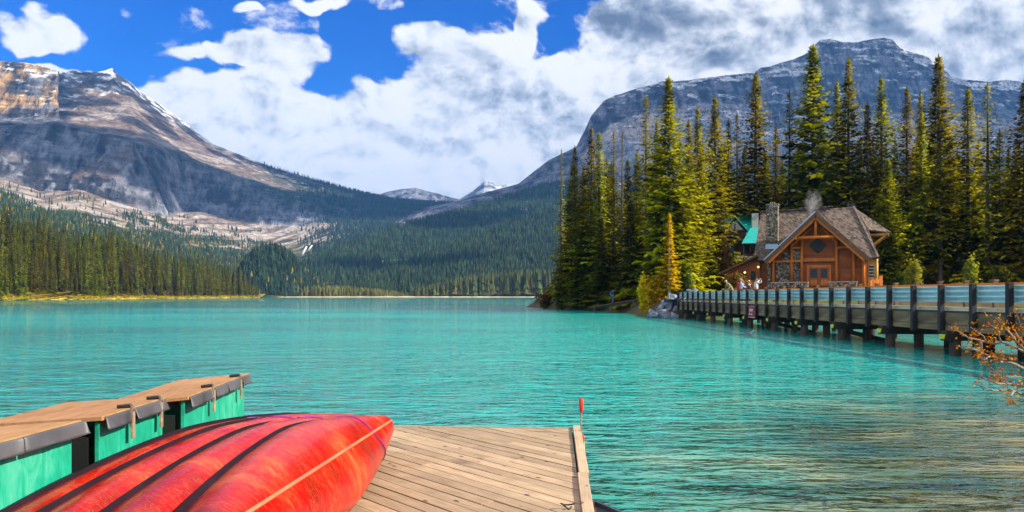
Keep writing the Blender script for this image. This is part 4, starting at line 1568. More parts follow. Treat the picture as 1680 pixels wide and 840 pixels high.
# cross gable roof: two slopes
GA, GE, GU = 8.86, 3.30, 5.76
slab([(0, -1.7, GA), (-GU, -1.7, GE), (-5.64, .19, EH + .02), (0, 5.0, GA)], .20, 'gable_roof', 'cedar_shingles', cab)
slab([(0.001, -1.7, GA), (GU, -1.7, GE), (5.64, .19, EH + .02), (0.001, 5.0, GA)], .20, 'gable_roof', 'cedar_shingles', cab)
sl_ = (GA - GE) / GU
for sgn in (-1, 1):
    MB().bar((0, -1.76, GA - .30), (sgn * GU, -1.76, GE - .30), .12, .46, up=(0, 0, 1)).build('bargeboard', M['fascia_brown'], cab)
    MB().bar((sgn * .1, -1.60, GA - .72), (sgn * (GU - .5), -1.60, GE - .30), .16, .34).build('rafter', M['log_wood'], cab)
o = MB().bar((0, -1.84, GA - .02), (-GU - .05, -1.84, GE - .02), .10, .12).build('flashing', M['flashing'], cab)
o['label'] = 'pale metal edge along the left slope of the gable'
# walls
def gable_poly(u0, u1, v, w0):
    hgt = lambda u: GA - .45 - abs(u) * sl_
    return [(u0, v, w0), (u1, v, w0), (u1, v, hgt(u1)), (0, v, hgt(0)), (u0, v, hgt(u0))]


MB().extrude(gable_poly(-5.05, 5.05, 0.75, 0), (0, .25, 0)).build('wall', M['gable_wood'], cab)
for k in range(11):            # horizontal boards on the right half of the front wall
    z = 0.35 + k * .33
    MB().box((3.55, .70, z), (2.9, .07, .31)).build('board', M['gable_wood'], cab)
for k in range(9):
    z = 4.05 + k * .42
    hw = min(2.35, (GA - .75 - z - .21) / sl_)
    if hw > .3:
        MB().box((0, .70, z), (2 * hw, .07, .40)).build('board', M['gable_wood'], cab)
for (u0, u1, z0, z1) in ((-4.75, -3.05, .2, 3.05), (-2.75, -1.95, .2, 3.05), (-4.0, -3.05, 3.25, 4.4), (-2.75, -1.95, 3.25, 4.6)):
    o = MB().box(((u0 + u1) / 2, .66, (z0 + z1) / 2), (u1 - u0, .12, z1 - z0)).build('stone_panel', M['fieldstone'], cab)
# the porch frame
posts = [(-5.05, 3.6), (-2.9, 5.6), (2.15, 6.3), (4.0, 4.55), (5.05, 3.6)]
for (u, h) in posts:
    MB().tube([(u, .38, -.2), (u, .38, h * .6), (u, .38, h)], [.19, .18, .17], 10).build('post', M['log_wood'], cab, smooth=True)
MB().tube([(-1.72, .38, -.2), (-1.72, .38, 6.2)], [.19, .17], 10).build('post', M['log_wood'], cab, smooth=True)
MB().tube([(0, -1.35, 5.95), (0, -1.35, 8.1)], [.17, .15], 10).build('king_post', M['log_wood'], cab, smooth=True)
MB().tube([(-2.1, -1.35, 5.85), (2.3, -1.35, 5.85)], [.19, .19], 10).build('tie_beam', M['log_wood'], cab, smooth=True)
for u in (-2.16, 2.36):
    MB().tube([(u - .06, -1.35, 5.85), (u + .06, -1.35, 5.85)], [.205, .205], 10).build('beam_end', M['white_paint'], cab)
MB().bar((-5.1, .36, 3.15), (-1.8, .36, 3.15), .22, .24).build('girt', M['log_wood'], cab)
MB().bar((-3.0, .34, 4.75), (-1.75, .34, 4.75), .22, .24).build('girt', M['log_wood'], cab)
MB().bar((2.2, .36, 4.65), (4.0, .36, 4.65), .20, .24).build('girt', M['log_wood'], cab)
MB().bar((-1.7, .50, 3.25), (2.0, .50, 3.25), .2, .42).build('lintel', M['log_wood'], cab)
for (a, bb) in (((-2.9, .3, 5.0), (-.4, .3, 7.3)), ((2.15, .3, 5.2), (.5, .3, 7.2)), ((2.3, .32, 6.2), (4.0, .32, 4.7)), ((-2.2, -1.3, 5.95), (-.3, -1.3, 7.7)), ((2.3, -1.3, 5.95), (.3, -1.3, 7.7))):
    MB().bar(a, bb, .18, .24).build('brace', M['log_wood'], cab)
# doors with dark panes
door_frame = MB().box((.2, .62, 1.3), (2.7, .2, 2.6)).build('door_frame', M['log_wood'], cab)
for s in (-1, 1):
    dr = MB().box((.2 + s * .58, .49, 1.18), (1.1, .08, 2.3)).build('door', M['gable_wood'], cab)
    MB().box((.2 + s * .58, .44, 1.62), (.74, .03, 1.1)).build('door_pane', M['dark_glass'], dr)
    MB().box((.2 + s * .58, .44, .55), (.72, .03, .62)).build('door_panel', M['log_wood'], dr)
MB().extrude([(-.95, .60, 5.0), (0.05, .60, 4.0), (1.05, .60, 5.0), (.05, .60, 6.0)], (0, -.08, 0)).build('diamond_emblem', M['iron'], cab)
# body behind
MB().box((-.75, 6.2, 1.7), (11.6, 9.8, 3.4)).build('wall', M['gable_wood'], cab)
for (u, nm) in ((-6.6, 'gable_wall'), (5.2, 'gable_wall')):
    MB().extrude([(u, 1.25, 3.2), (u, 10.75, 3.2), (u, 8.3, 6.3), (u, 6.9, 8.2 if u < 0 else 6.5), (u, 5.1, 8.2 if u < 0 else 6.5), (u, 3.7, 6.3)], (.2, 0, 0)).build(nm, M['gable_wood'], cab)
# the right side with its muntined windows, sunlit yellow painted into its honey-stained wood
rw = MB().box((5.9, 2.2, 1.75), (.9, 2.6, 3.5)).build('side_wall', M['honey_wood_sunlit'], cab)
for (v, z, h) in ((1.9, 1.75, 1.6), (1.9, 3.1, .6)):
    wd = MB().box((6.36, v, z), (.06, 1.2, h)).build('window', M['dark_glass'], cab)
    fr_ = MB()
    for q in range(int(h / .4) + 1):
        fr_.box((6.40, v, z - h / 2 + q * .4), (.05, 1.24, .07))
    for q in (-.62, 0, .62):
        fr_.box((6.402, v + q, z), (.045, .07, h + .07))
    fr_.build('window_frame', M['white_paint'], wd)
wf = MB().box((5.85, .87, 1.75), (.5, .06, 1.5)).build('window', M['dark_glass'], cab)
fr_ = MB()
for q in range(5):
    fr_.box((5.85, .83, 1.0 + q * .375), (.52, .05, .06))
fr_.build('window_frame', M['white_paint'], wf)
for v in (.95, 3.4):
    MB().tube([(6.42, v, -.2), (6.42, v, 3.4)], [.13, .12], 8).build('corner_post', M['honey_wood_sunlit'], cab, smooth=True)
MB().bar((5.3, .55, 3.0), (5.3, .55, .0), .16, .16, up=(0, 1, 0)).build('porch_post', M['log_wood'], cab)
# brackets under the clipped gable
for v in (4.6, 7.4):
    MB().bar((5.4, v, 4.7), (7.5, v, 6.4), .22, .22).bar((5.3, v, 6.35), (7.7, v, 6.35), .22, .26).build('bracket', M['honey_wood_sunlit'], cab)
MB().bar((7.45, 4.3, 6.4), (7.45, 7.7, 6.4), .22, .24).build('bracket_beam', M['honey_wood_sunlit'], cab)
# chimney with a metal apron
ch = MB().box((-5.35, 1.95, 7.6), (1.35, 1.2, 5.4)).build('chimney', M['fieldstone'], cab)
MB().box((-5.35, 1.95, 10.36), (1.5, 1.34, .14)).box((-5.35, 1.95, 10.55), (.55, .5, .28)).build('chimney_cap', M['fieldstone'], ch)
MB().box((-5.35, 1.30, 5.05), (1.5, .14, .62)).build('flashing', M['flashing'], ch)
# lean-to on the left with its own door
slab([(-6.9, -.6, 3.95), (-11.6, -.6, 1.75), (-11.6, 6.0, 1.75), (-6.9, 6.0, 3.95)], .2, 'lean_to_roof', 'cedar_shingles', cab)
MB().extrude([(-11.0, .6, 0), (-6.7, .6, 0), (-6.7, .6, 3.75), (-11.0, .6, 1.8)], (0, .2, 0)).build('lean_to_wall', M['gable_wood'], cab)
for s in (0, 1):
    dr = MB().box((-8.6 + s * 1.15, .54, 1.15), (1.05, .08, 2.2)).build('door', M['gable_wood'], cab)
    MB().box((-8.6 + s * 1.15, .49, 1.45), (.62, .03, 1.1)).build('door_pane', M['dark_glass'], dr)
MB().bar((-11.65, -.62, 1.62), (-6.9, -.62, 3.84), .08, .24).build('bargeboard', M['fascia_brown'], cab)
MB().tube([(-5.55, .2, -.2), (-5.55, .2, 3.3)], [.22, .22], 8).build('stone_post', M['fieldstone'], cab)

# lamps hanging below the lean-to eave
lm, lT, lO = new_mat('lamp_glow')
em = lT.new('ShaderNodeEmission')
em.inputs[0].default_value = (1.0, 0.62, 0.06, 1)
em.inputs[1].default_value = 1.6
lT.l.new(em.outputs[0], lO.inputs[0])
for i, (px, row, d, lab) in enumerate([(1213, 453, 86.4, 'small yellow hanging lamp, lowest of the three along the lean-to eave'), (1222, 447, 87, 'small yellow hanging lamp, middle of the three along the lean-to eave'),
                                       (1244, 438, 86.6, 'small yellow hanging lamp, highest of the three, near the lean-to door')]):
    lr = empty('hanging_lamp', at(px, row, d))
    tag(lr, lab, 'lamp', 'lamps along the lean-to')
    bm = bmesh.new()
    bmesh.ops.create_uvsphere(bm, u_segments=10, v_segments=8, radius=.13)
    me = bpy.data.meshes.new('globe')
    bm.to_mesh(me)
    bm.free()
    me.materials.append(lm)
    link('globe', me, lr)
    MB().tube([(0, 0, .1), (0, 0, .22), (0, 0, .5)], [.09, .05, .012], 6).build('hanger', M['iron'], lr)


def stone_wall(label, px0, px1, d):
    a, c = at(px0, 471, d), at(px1, 471, d)
    root = empty('stone_wall', ((a + c) / 2).to_tuple()[:2] + (CZ - .15,), CA)
    tag(root, label, 'stone wall', 'low stone walls before the cabin')
    L = (c - a).length / math.cos(R(4))
    g = random.Random(px0)
    u = -L / 2
    for row in range(2):
        u = -L / 2
        while u < L / 2 - .1:
            w = min(g.uniform(.35, .8), L / 2 - u)
            MB().box((u + w / 2, g.uniform(-.02, .02), .14 + row * .27), (w - .03, .5, .25)).build('stone', M['fieldstone'], root, bevel=.04)
            u += w
    MB().box((0, 0, .60), (L + .1, .62, .09)).build('coping', M['kerb_stone'], root, bevel=.02)


stone_wall('low stone wall left of the cabin doors', 1266, 1324, 85.5)
stone_wall('low stone wall right of the cabin doors', 1361, 1404, 82.5)
# picket fence of bright orange boards at the right corner
pf = empty('picket_fence', at(1428, 473, 82))
tag(pf, 'bright orange fence of pointed pickets at the right corner of the cabin', 'fence')
for k, hgt in enumerate((1.0, 1.15, 1.0, 1.2, 1.1, 1.45, 1.5)):
    w = .17
    x = k * .2
    MB().extrude([(x, 0, 0), (x + w, 0, 0), (x + w, 0, hgt - .14), (x + w / 2, 0, hgt), (x, 0, hgt - .14)], (0, .05, 0)).build('picket', M['orange_paint'] if 'orange_paint' in M else simple('orange_paint', (0.85, 0.25, 0.02), (0.70, 0.16, 0.015), 3, .5, .1, .004, rnd=.4), pf)
MB().bar((-.05, .08, .3), (1.45, .08, .3), .05, .09).bar((-.05, .08, .75), (1.45, .08, .75), .05, .09).build('rail', M['orange_paint'], pf)

# smoke drifting off the warm roof
sm, sT, sO = new_mat('smoke')
tc = sT.new('ShaderNodeTexCoord')
ns = sT.noise(tc.outputs['Object'], 1.1, 5, 0.65, 0.6)
ln_ = sT.vmath('LENGTH', sT.vmath('MULTIPLY', tc.outputs['Object'], (1 / 1.25, 1 / 1.0, 1 / 1.9)))
fall = sT.smooth(ln_, 0.15, 1.0, 1.0, 0.0)
den = sT.math('MULTIPLY', sT.smooth(ns, 0.42, 0.75), sT.math('MULTIPLY', fall, 2.4))
pv = sT.new('ShaderNodeVolumePrincipled')
pv.inputs['Color'].default_value = (.95, .95, .97, 1)
sT.l.new(den, pv.inputs['Density'])
sT.l.new(pv.outputs[0], sO.inputs['Volume'])
for (px, row, d, s) in ((1334, 331, 90, 1.0), (1396, 345, 92, .7)):
    bm = bmesh.new()
    bmesh.ops.create_icosphere(bm, subdivisions=2, radius=1)
    for v in bm.verts:
        v.co = Vector((v.co.x * 1.3 + v.co.z * .25, v.co.y * 1.05, v.co.z * 2.0))
    me = bpy.data.meshes.new('smoke')
    bm.to_mesh(me)
    bm.free()
    me.materials.append(sm)
    o = link('smoke', me)
    o.location = at(px, row, d)
    o.scale = (s, s, s)
    tag(o, kind='stuff')

# ------------------------------------------------------------------ houses with teal roofs among the trees
simple('teal_metal', (0.02, 0.50, 0.46), (0.015, 0.40, 0.37), 1.5, 0.38, 0.1, 0.01, metal=.1)
simple('pale_panel', (0.55, 0.55, 0.50), (0.42, 0.42, 0.38), 2, 0.8, 0.1, 0.005)
simple('stained_dark', (0.075, 0.05, 0.035), (0.035, 0.025, 0.02), 2, 0.8, 0.3, 0.01)


def teal_house(loc, rz, label, s=1.0, dormer=True):
    r = empty('lodge_house', loc, rz)
    r.scale = (s, s, s)
    tag(r, label, 'house', 'teal-roofed houses in the wood')
    MB().box((0, 4, 2.0), (7, 8, 6)).build('wall', M['stained_dark'], r)
    MB().extrude([(-2.2, -.55, 5.0), (1.0, -.55, 5.0), (1.0, -.55, 6.2), (-.6, -.55, 8.0), (-2.2, -.55, 6.2)], (0, .5, 0)).build('gable_wall', M['stained_dark'], r)
    rf = lambda v: 5.3 + (v + .5) * 3.7 / 5.0
    slab([(-3.4, -.5, 5.3), (3.4, -.5, 5.3), (3.2, 4.5, 9.0), (-1.7, 4.5, 9.0)], .16, 'roof', 'teal_metal', r)
    slab([(-3.4, 9.5, 5.3), (3.4, 9.5, 5.3), (3.2, 4.505, 9.0), (-1.7, 4.505, 9.0)], .16, 'roof', 'teal_metal', r)
    slab([(-3.42, -.5, 5.3), (-3.42, 9.5, 5.3), (-1.72, 4.5, 9.0)], .16, 'roof', 'teal_metal', r)
    for sg in (-1, 1):
        slab([(-.6 + sg * .001, -1.0, 8.3), (-.6 + sg * 1.9, -1.0, 6.1), (-.6 + sg * 1.9, .62, 6.1), (-.6 + sg * .001, 3.6, 8.3)], .14, 'dormer_roof', 'teal_metal', r)
    MB().extrude([(-1.8, -.62, 6.25), (.6, -.62, 6.25), (-.6, -.62, 7.7)], (0, .06, 0)).build('gable_panel', M['pale_panel'], r)
    MB().box((-.6, -.66, 6.9), (.14, .08, 1.6)).box((-.6, -.64, 6.12), (3.2, .1, .26)).build('gable_trim', M['stained_dark'], r)
    MB().box((0, -.04, 4.85), (5.6, .12, .28)).build('beam', M['pale_panel'], r)
    for u in (-1.6, 1.6):
        w = MB().box((u, -.03, 3.6), (1.9, .1, 1.8)).build('window', M['dark_glass'], r)
        MB().box((u, -.09, 3.6), (.1, .06, 1.8)).box((u, -.09, 2.66), (2.1, .08, .12)).box((u, -.09, 4.54), (2.1, .08, .12)).build('window_frame', M['stained_dark'], w)
    MB().box((0, -.06, 2.0), (7.1, .14, .8)).build('balcony_band', M['pale_panel'], r)
    if dormer:   # lower roof running forward on the right, and a pale flue box
        slab([(.2, -2.2, 4.15), (2.5, -2.2, 4.15), (2.8, -.2, 6.5), (1.6, -.2, 6.5)], .15, 'porch_roof', 'teal_metal', r)
        for u in (.9, 2.9):
            MB().bar((u - .4, -2.0, 0), (u - .4, -2.0, 4.0), .18, .18, up=(0, 1, 0)).build('porch_post', M['stained_dark'], r)
        MB().box((2.35, .6, 7.5), (.9, .9, 2.4)).build('flue_box', M['pale_panel'], r)
    return r


x, d = (1212 - 840) / F * 108, 108
teal_house((x, d, EYE + (485 - 447) / F * d), R(-12), 'teal metal roofed house left of the cabin, behind the amber shrub', 1.0)
x, d = (1578 - 840) / F * 126, 126
teal_house((x, d, ground_z(x, d) + 5.5), R(-30), 'teal-roofed house glimpsed between dark trees right of the cabin', 1.0, False)
x, d = (1062 - 840) / F * 118, 118
teal_house((x, d, ground_z(x, d) + 2.6), R(10), 'teal-roofed house glimpsed behind the lakeside spruces', .9, False)

# ------------------------------------------------------------------ the dock
DZ = 0.45


def plank_mat(name, c1, c2, dark):
    m, T, out = new_mat(name)
    tc = T.new('ShaderNodeTexCoord')
    oi = T.new('ShaderNodeObjectInfo')
    off = T.vmath('SCALE', (7.0, 3.0, 5.0))
    T.l.new(T.math('MULTIPLY', oi.outputs['Random'], 9.0), off.node.inputs['Scale'])
    v = T.vmath('ADD', tc.outputs['Object'], off)
    gr = T.noise(T.mapping(v, (1.2, 26, 8)), 2.2, 6, 0.65, 0.6)
    bl_ = T.noise(v, 2.4, 4, 0.6)
    f = T.math('ADD', T.math('MULTIPLY', gr, .65), T.math('MULTIPLY', bl_, .35))
    col = T.ramp(f, [(0.32, c2), (0.62, c1)])
    kn = T.new('ShaderNodeTexVoronoi')
    kn.inputs['Scale'].default_value = 1.0
    T.l.new(T.mapping(v, (3.2, 6.5, 1)), kn.inputs['Vector'])
    k = T.smooth(kn.outputs['Distance'], 0.06, 0.14)
    col = T.mix(k, dark, col)
    st = T.smooth(T.noise(v, 1.1, 5, .7), 0.60, 0.72)
    col = T.mix(T.math('MULTIPLY', st, .45), col, dark)
    sc = T.vmath('SCALE', col)
    T.l.new(T.math('MULTIPLY_ADD', oi.outputs['Random'], 0.42, 0.80), sc.node.inputs['Scale'])
    principled(T, out, sc, 0.8, T.bump(gr, 0.5, 0.006), spec=.3)
    return m


plank_mat('dock_plank', (0.52, 0.37, 0.23), (0.26, 0.165, 0.095), (0.07, 0.04, 0.028))
plank_mat('dock_edge', (0.50, 0.37, 0.24), (0.30, 0.20, 0.12), (0.10, 0.06, 0.04))
dock = empty('wooden_dock', (0.726, 8.80, DZ), R(-3.4))
tag(dock, 'weathered wooden dock of diagonal planks', 'dock')
DW, DL = 4.6, 10.2     # local: x from -DW to 0, y from -DL to 0


def clip_poly(poly, a, b, c):
    """keep a*x+b*y<=c"""
    out = []
    for i in range(len(poly)):
        p, q = poly[i], poly[(i + 1) % len(poly)]
        dp, dq = a * p[0] + b * p[1] - c, a * q[0] + b * q[1] - c
        if dp <= 0:
            out.append(p)
        if dp * dq < 0:
            t = dp / (dp - dq)
            out.append((p[0] + (q[0] - p[0]) * t, p[1] + (q[1] - p[1]) * t))
    return out


ang = R(-44)
ca, sa = math.cos(ang), math.sin(ang)
pitch, gap = 0.142, 0.012
g = random.Random(4)
# strip k covers n in [k*pitch, k*pitch+pitch-gap] where n = -x*sa*... measured across the planks
nrm_ = (-sa, ca)
corners = [(-DW, -DL), (-.01, -DL), (-.01, -.01), (-DW, -.01)]
nv = [c[0] * nrm_[0] + c[1] * nrm_[1] for c in corners]
k = 0
n0_ = min(nv)
while n0_ < max(nv):
    n1_ = n0_ + pitch - gap + g.uniform(-.003, .003)
    poly = clip_poly(clip_poly(corners, nrm_[0], nrm_[1], n1_), -nrm_[0], -nrm_[1], -n0_)
    if len(poly) >= 3:
        ts = [p[0] * ca + p[1] * sa for p in poly]
        cuts = [min(ts) - 1]
        if max(ts) - min(ts) > 2.2 and g.random() < .75:
            cuts.append(g.uniform(min(ts) + .8, max(ts) - .8))
        cuts.append(max(ts) + 1)
        for q in range(len(cuts) - 1):
            pp_ = clip_poly(clip_poly(poly, ca, sa, cuts[q + 1] - .003), -ca, -sa, -cuts[q] - .003)
            if len(pp_) < 3:
                continue
            cx_ = sum(p[0] for p in pp_) / len(pp_)
            cy_ = sum(p[1] for p in pp_) / len(pp_)
            # local frame of the plank runs along its length, so the grain follows it
            loc_ = [((p[0] - cx_) * ca + (p[1] - cy_) * sa, -(p[0] - cx_) * sa + (p[1] - cy_) * ca, 0) for p in pp_]
            o = MB().extrude(loc_, (0, 0, -.036)).build('plank', M['dock_plank'], dock, bevel=.003)
            o.location = (cx_, cy_, g.uniform(-.003, .003))
            o.rotation_euler = (g.uniform(-.004, .004), 0, ang)
    n0_ += pitch
for (y0, y1, xo) in ((-2.32, .02, .03), (-DL, -2.33, .015)):
    o = MB().box((0, 0, 0), (y1 - y0, .088, .05)).build('edge_board', M['dock_edge'], dock, bevel=.004)
    o.location = (xo + .020, (y0 + y1) / 2, .012)
    o.rotation_euler = (0, 0, R(90))
MB().box((-DW / 2, .018, -.07), (DW, .04, .15)).build('end_board', M['dock_edge'], dock)
MB().box((.026, -DL / 2, -.15), (.05, DL, .2)).build('side_beam', M['dark_timber'], dock)
for x in (-.15, -1.6, -3.1, -4.4):
    MB().box((x, -DL / 2, -.16), (.12, DL - .1, .22)).build('joist', M['dark_timber'], dock)
for x in (-.6, -2.4, -4.1):
    MB().box((x, -DL / 2, -.40), (.7, DL - .6, .24)).build('float', M['dark_timber'], dock)

# ------------------------------------------------------------------ red canoes leaning on each other, bottoms up
def scratched_red(name):
    m, T, out = new_mat(name)
    tc = T.new('ShaderNodeTexCoord')
    oi = T.new('ShaderNodeObjectInfo')
    off = T.vmath('SCALE', (3.0, 11.0, 5.0))
    T.l.new(oi.outputs['Random'], off.node.inputs['Scale'])
    v = T.vmath('ADD', tc.outputs['Object'], off)
    blot = T.noise(v, 1.7, 6, .62, .5)
    col = T.ramp(blot, [(0.36, (0.30, 0.001, 0.001)), (0.50, (0.46, 0.002, 0.002)), (0.60, (0.50, 0.012, 0.003)), (0.76, (0.54, 0.055, 0.008))])
    # scuffed zones: worn orange, covered with fine crossing scratches
    zone = T.smooth(blot, 0.52, 0.70)
    grit = T.noise(T.mapping(v, (14, 60, 14), (0, 0, R(35))), 1.6, 4, .7)
    acc = None
    for (rz, sx, sy, s) in ((20, 5, 55, .026), (-35, 4, 48, .024), (64, 6, 60, .024), (-70, 5, 52, .024), (-8, 3, 70, .026), (45, 7, 64, .022)):
        n = T.noise(T.mapping(v, (sx, sy, 9), (R(20), R(14), R(rz))), 1.5, 1, .5, .3)
        a = T.math('ABSOLUTE', T.math('SUBTRACT', n, .5))
        gate = T.smooth(T.noise(T.mapping(v, (3, 5, 3), (0, 0, R(rz)), (rz, 0, 0)), 1.4, 2, .5), .48, .58)
        l_ = T.math('MULTIPLY', T.smooth(a, 0.0, s, 1.0, 0.0), gate)
        acc = l_ if acc is None else T.math('MAXIMUM', acc, l_)
    col = T.mix(T.math('MULTIPLY', T.math('MULTIPLY', T.smooth(grit, .45, .7), zone), .08), col, (0.66, 0.20, 0.05))
    col = T.mix(T.math('MULTIPLY', acc, T.math('MULTIPLY_ADD', zone, .34, .16)), col, (0.95, 0.45, 0.14))
    rough = T.math('MULTIPLY_ADD', zone, .16, .22)
    nb = T.bump(T.math('ADD', blot, T.math('MULTIPLY', acc, -.02)), 0.2, 0.015)
    principled(T, out, col, rough, nb, spec=.16)
    return m


scratched_red('canoe_red')
simple('gunwale_black', (0.022, 0.010, 0.018), (0.010, 0.006, 0.010), 6, 0.6, 0.1, 0.004, spec=.15)
simple('keel_strip', (0.80, 0.26, 0.11), (0.62, 0.10, 0.04), 7, 0.45, 0.3, 0.004, (3, .4, 3))
simple('rope_purple', (0.30, 0.03, 0.34), (0.18, 0.02, 0.22), 40, 0.7, 0.5, 0.002)

CB = dict(L=5.0, b0=.350, D=.252, sh=.081, q0=.7725, ex=1.63, pf=1.6)


def canoe_point(s, th, L, b0, D, sh, q0, ex, pf, grow=0.0):
    a = abs(s)
    b = b0 * max(0, 1 - a ** pf) ** .9 + .012
    gz_ = D + sh * a ** 4
    q = min(max((a - q0) / (1 - q0), 0), 1)
    k = (D + sh) * .97 * (1 - max(0, 1 - q ** ex) ** .63)
    sn, cs = math.sin(th), max(0, math.cos(th))
    x = (b + grow) * math.copysign(abs(sn) ** .72, sn)
    z = k + (gz_ - k) * (1 - cs ** .8) - grow * cs
    return Vector((x, s * L / 2, z))


def canoe_parts(root, pr=CB, ns=64, nt=36, red='canoe_red', rim='gunwale_black'):
    ss = [math.sin(math.pi / 2 * (2 * i / ns - 1)) * .35 + .65 * (2 * i / ns - 1) for i in range(ns + 1)]
    V, Q = [], []
    for layer, gr in ((0, 0.0), (1, -.007)):
        for s in ss:
            for j in range(nt + 1):
                V.append(canoe_point(s, -math.pi / 2 + math.pi * j / nt, grow=gr, **pr))
    w = nt + 1
    off = (ns + 1) * w
    for i in range(ns):
        for j in range(nt):
            a = i * w + j
            Q.append((a, a + w, a + w + 1, a + 1))
            a += off
            Q.append((a, a + 1, a + w + 1, a + w))
    o = mesh_np('hull', V, Q, M[red], root, smooth=True)
    for sg in (-1, 1):      # one wale along each rim
        pts = [canoe_point(s, sg * math.pi / 2, **pr) + Vector((sg * .004, 0, -.012)) for s in ss]
        mb = MB()
        for i in range(len(pts) - 1):
            pass
        ring = []
        for p in pts:
            ring.append([p + Vector((sg * dx_, 0, dz_)) for dx_, dz_ in (((-.020, -.030), (.020, -.034), (.024, .030), (-.020, .034)) if sg < 0 else ((-.034, -.012), (-.004, -.004), (.004, .022), (-.034, .026)))])
        v, f = [], []
        for r_ in ring:
            v += r_
        for i in range(len(ring) - 1):
            for q in range(4):
                a, b_ = i * 4 + q, i * 4 + (q + 1) % 4
                f.append((a, b_, b_ + 4, a + 4))
        f += [(3, 2, 1, 0), tuple(len(v) - 4 + q for q in range(4))]
        mb.poly(v, f).build('gunwale', M[rim], root)
    pts = [canoe_point(s, 0, **pr) + Vector((0, 0, .001)) for s in ss]
    MB().tube(pts, [.011] * len(pts), 8).build('keel_strip', M['keel_strip'], root, smooth=True)
    return root


def canoe_matrix(Cx, Cy, Cz, psi, pit, phi):
    A = Vector((math.sin(psi) * math.cos(pit), math.cos(psi) * math.cos(pit), math.sin(pit)))
    n = Vector((0, 0, 1))
    n = (n - A * n.dot(A)).normalized()
    Rr = A.cross(n)
    nn = math.sin(phi) * Rr + math.cos(phi) * n
    Tt = math.cos(phi) * Rr - math.sin(phi) * n
    m = Matrix((Tt, A, -nn)).transposed().to_4x4()
    m.translation = Vector((Cx, Cy, Cz))
    return m


can0 = canoe_parts(empty('canoe'))
CANOES = [(-.03, -.10, 0, .012, .913, -.057, 'red overturned canoe nearest the open dock, its pale keel strip facing the camera'),
          (-.32, -.14, -.03, .068, .99, -.042, 'red overturned canoe, second from the dock planks, tucked behind the nearest one'),
          (-.55, -.18, -.05, .132, 1.08, -.025, 'red overturned canoe, third from the dock planks, second from the green lockers'),
          (-.735, -.22, -.085, .178, 1.18, -.005, 'red overturned canoe lying closest to the green lockers')]
cmats = []
for i, (dx_, dy_, dz_, psi, phi, pit_, lab) in enumerate(CANOES):
    c = can0 if i == 0 else copy_tree(can0)
    mtx = canoe_matrix(-1.154 + dx_, 5.179 + dy_, .961 + dz_, psi, pit_, phi)
    c.matrix_world = mtx
    cmats.append(mtx)
    tag(c, lab, 'canoe', 'red canoes stacked on the dock')
# the purple line laid over all four hulls
pts = []
for i, (s0, t0, t1, s1) in enumerate(((.36, -1.30, 1.25, .52), (.30, -1.2, -.15, .46), (.26, -1.2, -.25, .42), (.24, -1.2, -.35, .34))):
    seg = []
    for q in range(15):
        t = q / 14
        th = t0 + (t1 - t0) * t
        s = s0 + (s1 - s0) * t + .012 * math.sin(t * 9)
        seg.append(cmats[i] @ canoe_point(s, th, grow=.006, **CB))
    pts = seg + pts
o = MB().tube(pts, .0045, 6).build('rope', M['rope_purple'], smooth=True)
tag(o, 'thin purple line strung across the four red canoes', 'rope')

# ------------------------------------------------------------------ green lockers with plywood lids
def plywood(name, c1, c2):
    m, T, out = new_mat(name)
    tc = T.new('ShaderNodeTexCoord')
    v = T.mapping(tc.outputs['Object'], (5, 1.1, 1))
    n = T.noise(v, 3.0, 7, .62, 1.2)
    n2 = T.noise(tc.outputs['Object'], 1.3, 4, .6)
    col = T.ramp(T.math('ADD', T.math('MULTIPLY', n, .6), T.math('MULTIPLY', n2, .4)), [(0.33, c2), (0.66, c1)])
    principled(T, out, col, 0.75, T.bump(n, .25, .004), spec=.3)


plywood('lid_plywood', (0.54, 0.285, 0.125), (0.29, 0.125, 0.045))


def green_panel(name, c1, c2, c3):
    m, T, out = new_mat(name)
    tc = T.new('ShaderNodeTexCoord')
    v = T.mapping(tc.outputs['Object'], (1, 2.6, .8))
    n = T.noise(v, 4.0, 7, .65, .8)
    n2 = T.noise(tc.outputs['Object'], 1.6, 4, .6)
    col = T.ramp(T.math('ADD', T.math('MULTIPLY', n, .6), T.math('MULTIPLY', n2, .4)), [(0.32, c2), (0.50, c1), (0.68, c3)])
    sp = T.new('ShaderNodeTexVoronoi')
    sp.inputs['Scale'].default_value = 5.5
    T.l.new(tc.outputs['Object'], sp.inputs['Vector'])
    col = T.mix(T.smooth(sp.outputs['Distance'], .035, .055, 1, 0), col, (.62, .60, .45))
    principled(T, out, col, 0.6, T.bump(n, .3, .004), spec=.35)


green_panel('green_panel', (0.012, 0.40, 0.24), (0.004, 0.20, 0.12), (0.15, 0.56, 0.41))
simple('shade_black', (0.010, 0.014, 0.012), (0.005, 0.007, 0.006), 3, .85, .2, .004)
simple('rubber_grey', (0.11, 0.105, 0.115), (0.05, 0.048, 0.053), 2.2, .5, .25, .01, rnd=.2)
simple('rust_steel', (0.46, 0.36, 0.26), (0.16, 0.08, 0.04), 14, .6, .4, .003)
simple('lid_edge', (0.55, 0.33, 0.10), (0.30, 0.16, 0.05), 9, .8, .3, .004)


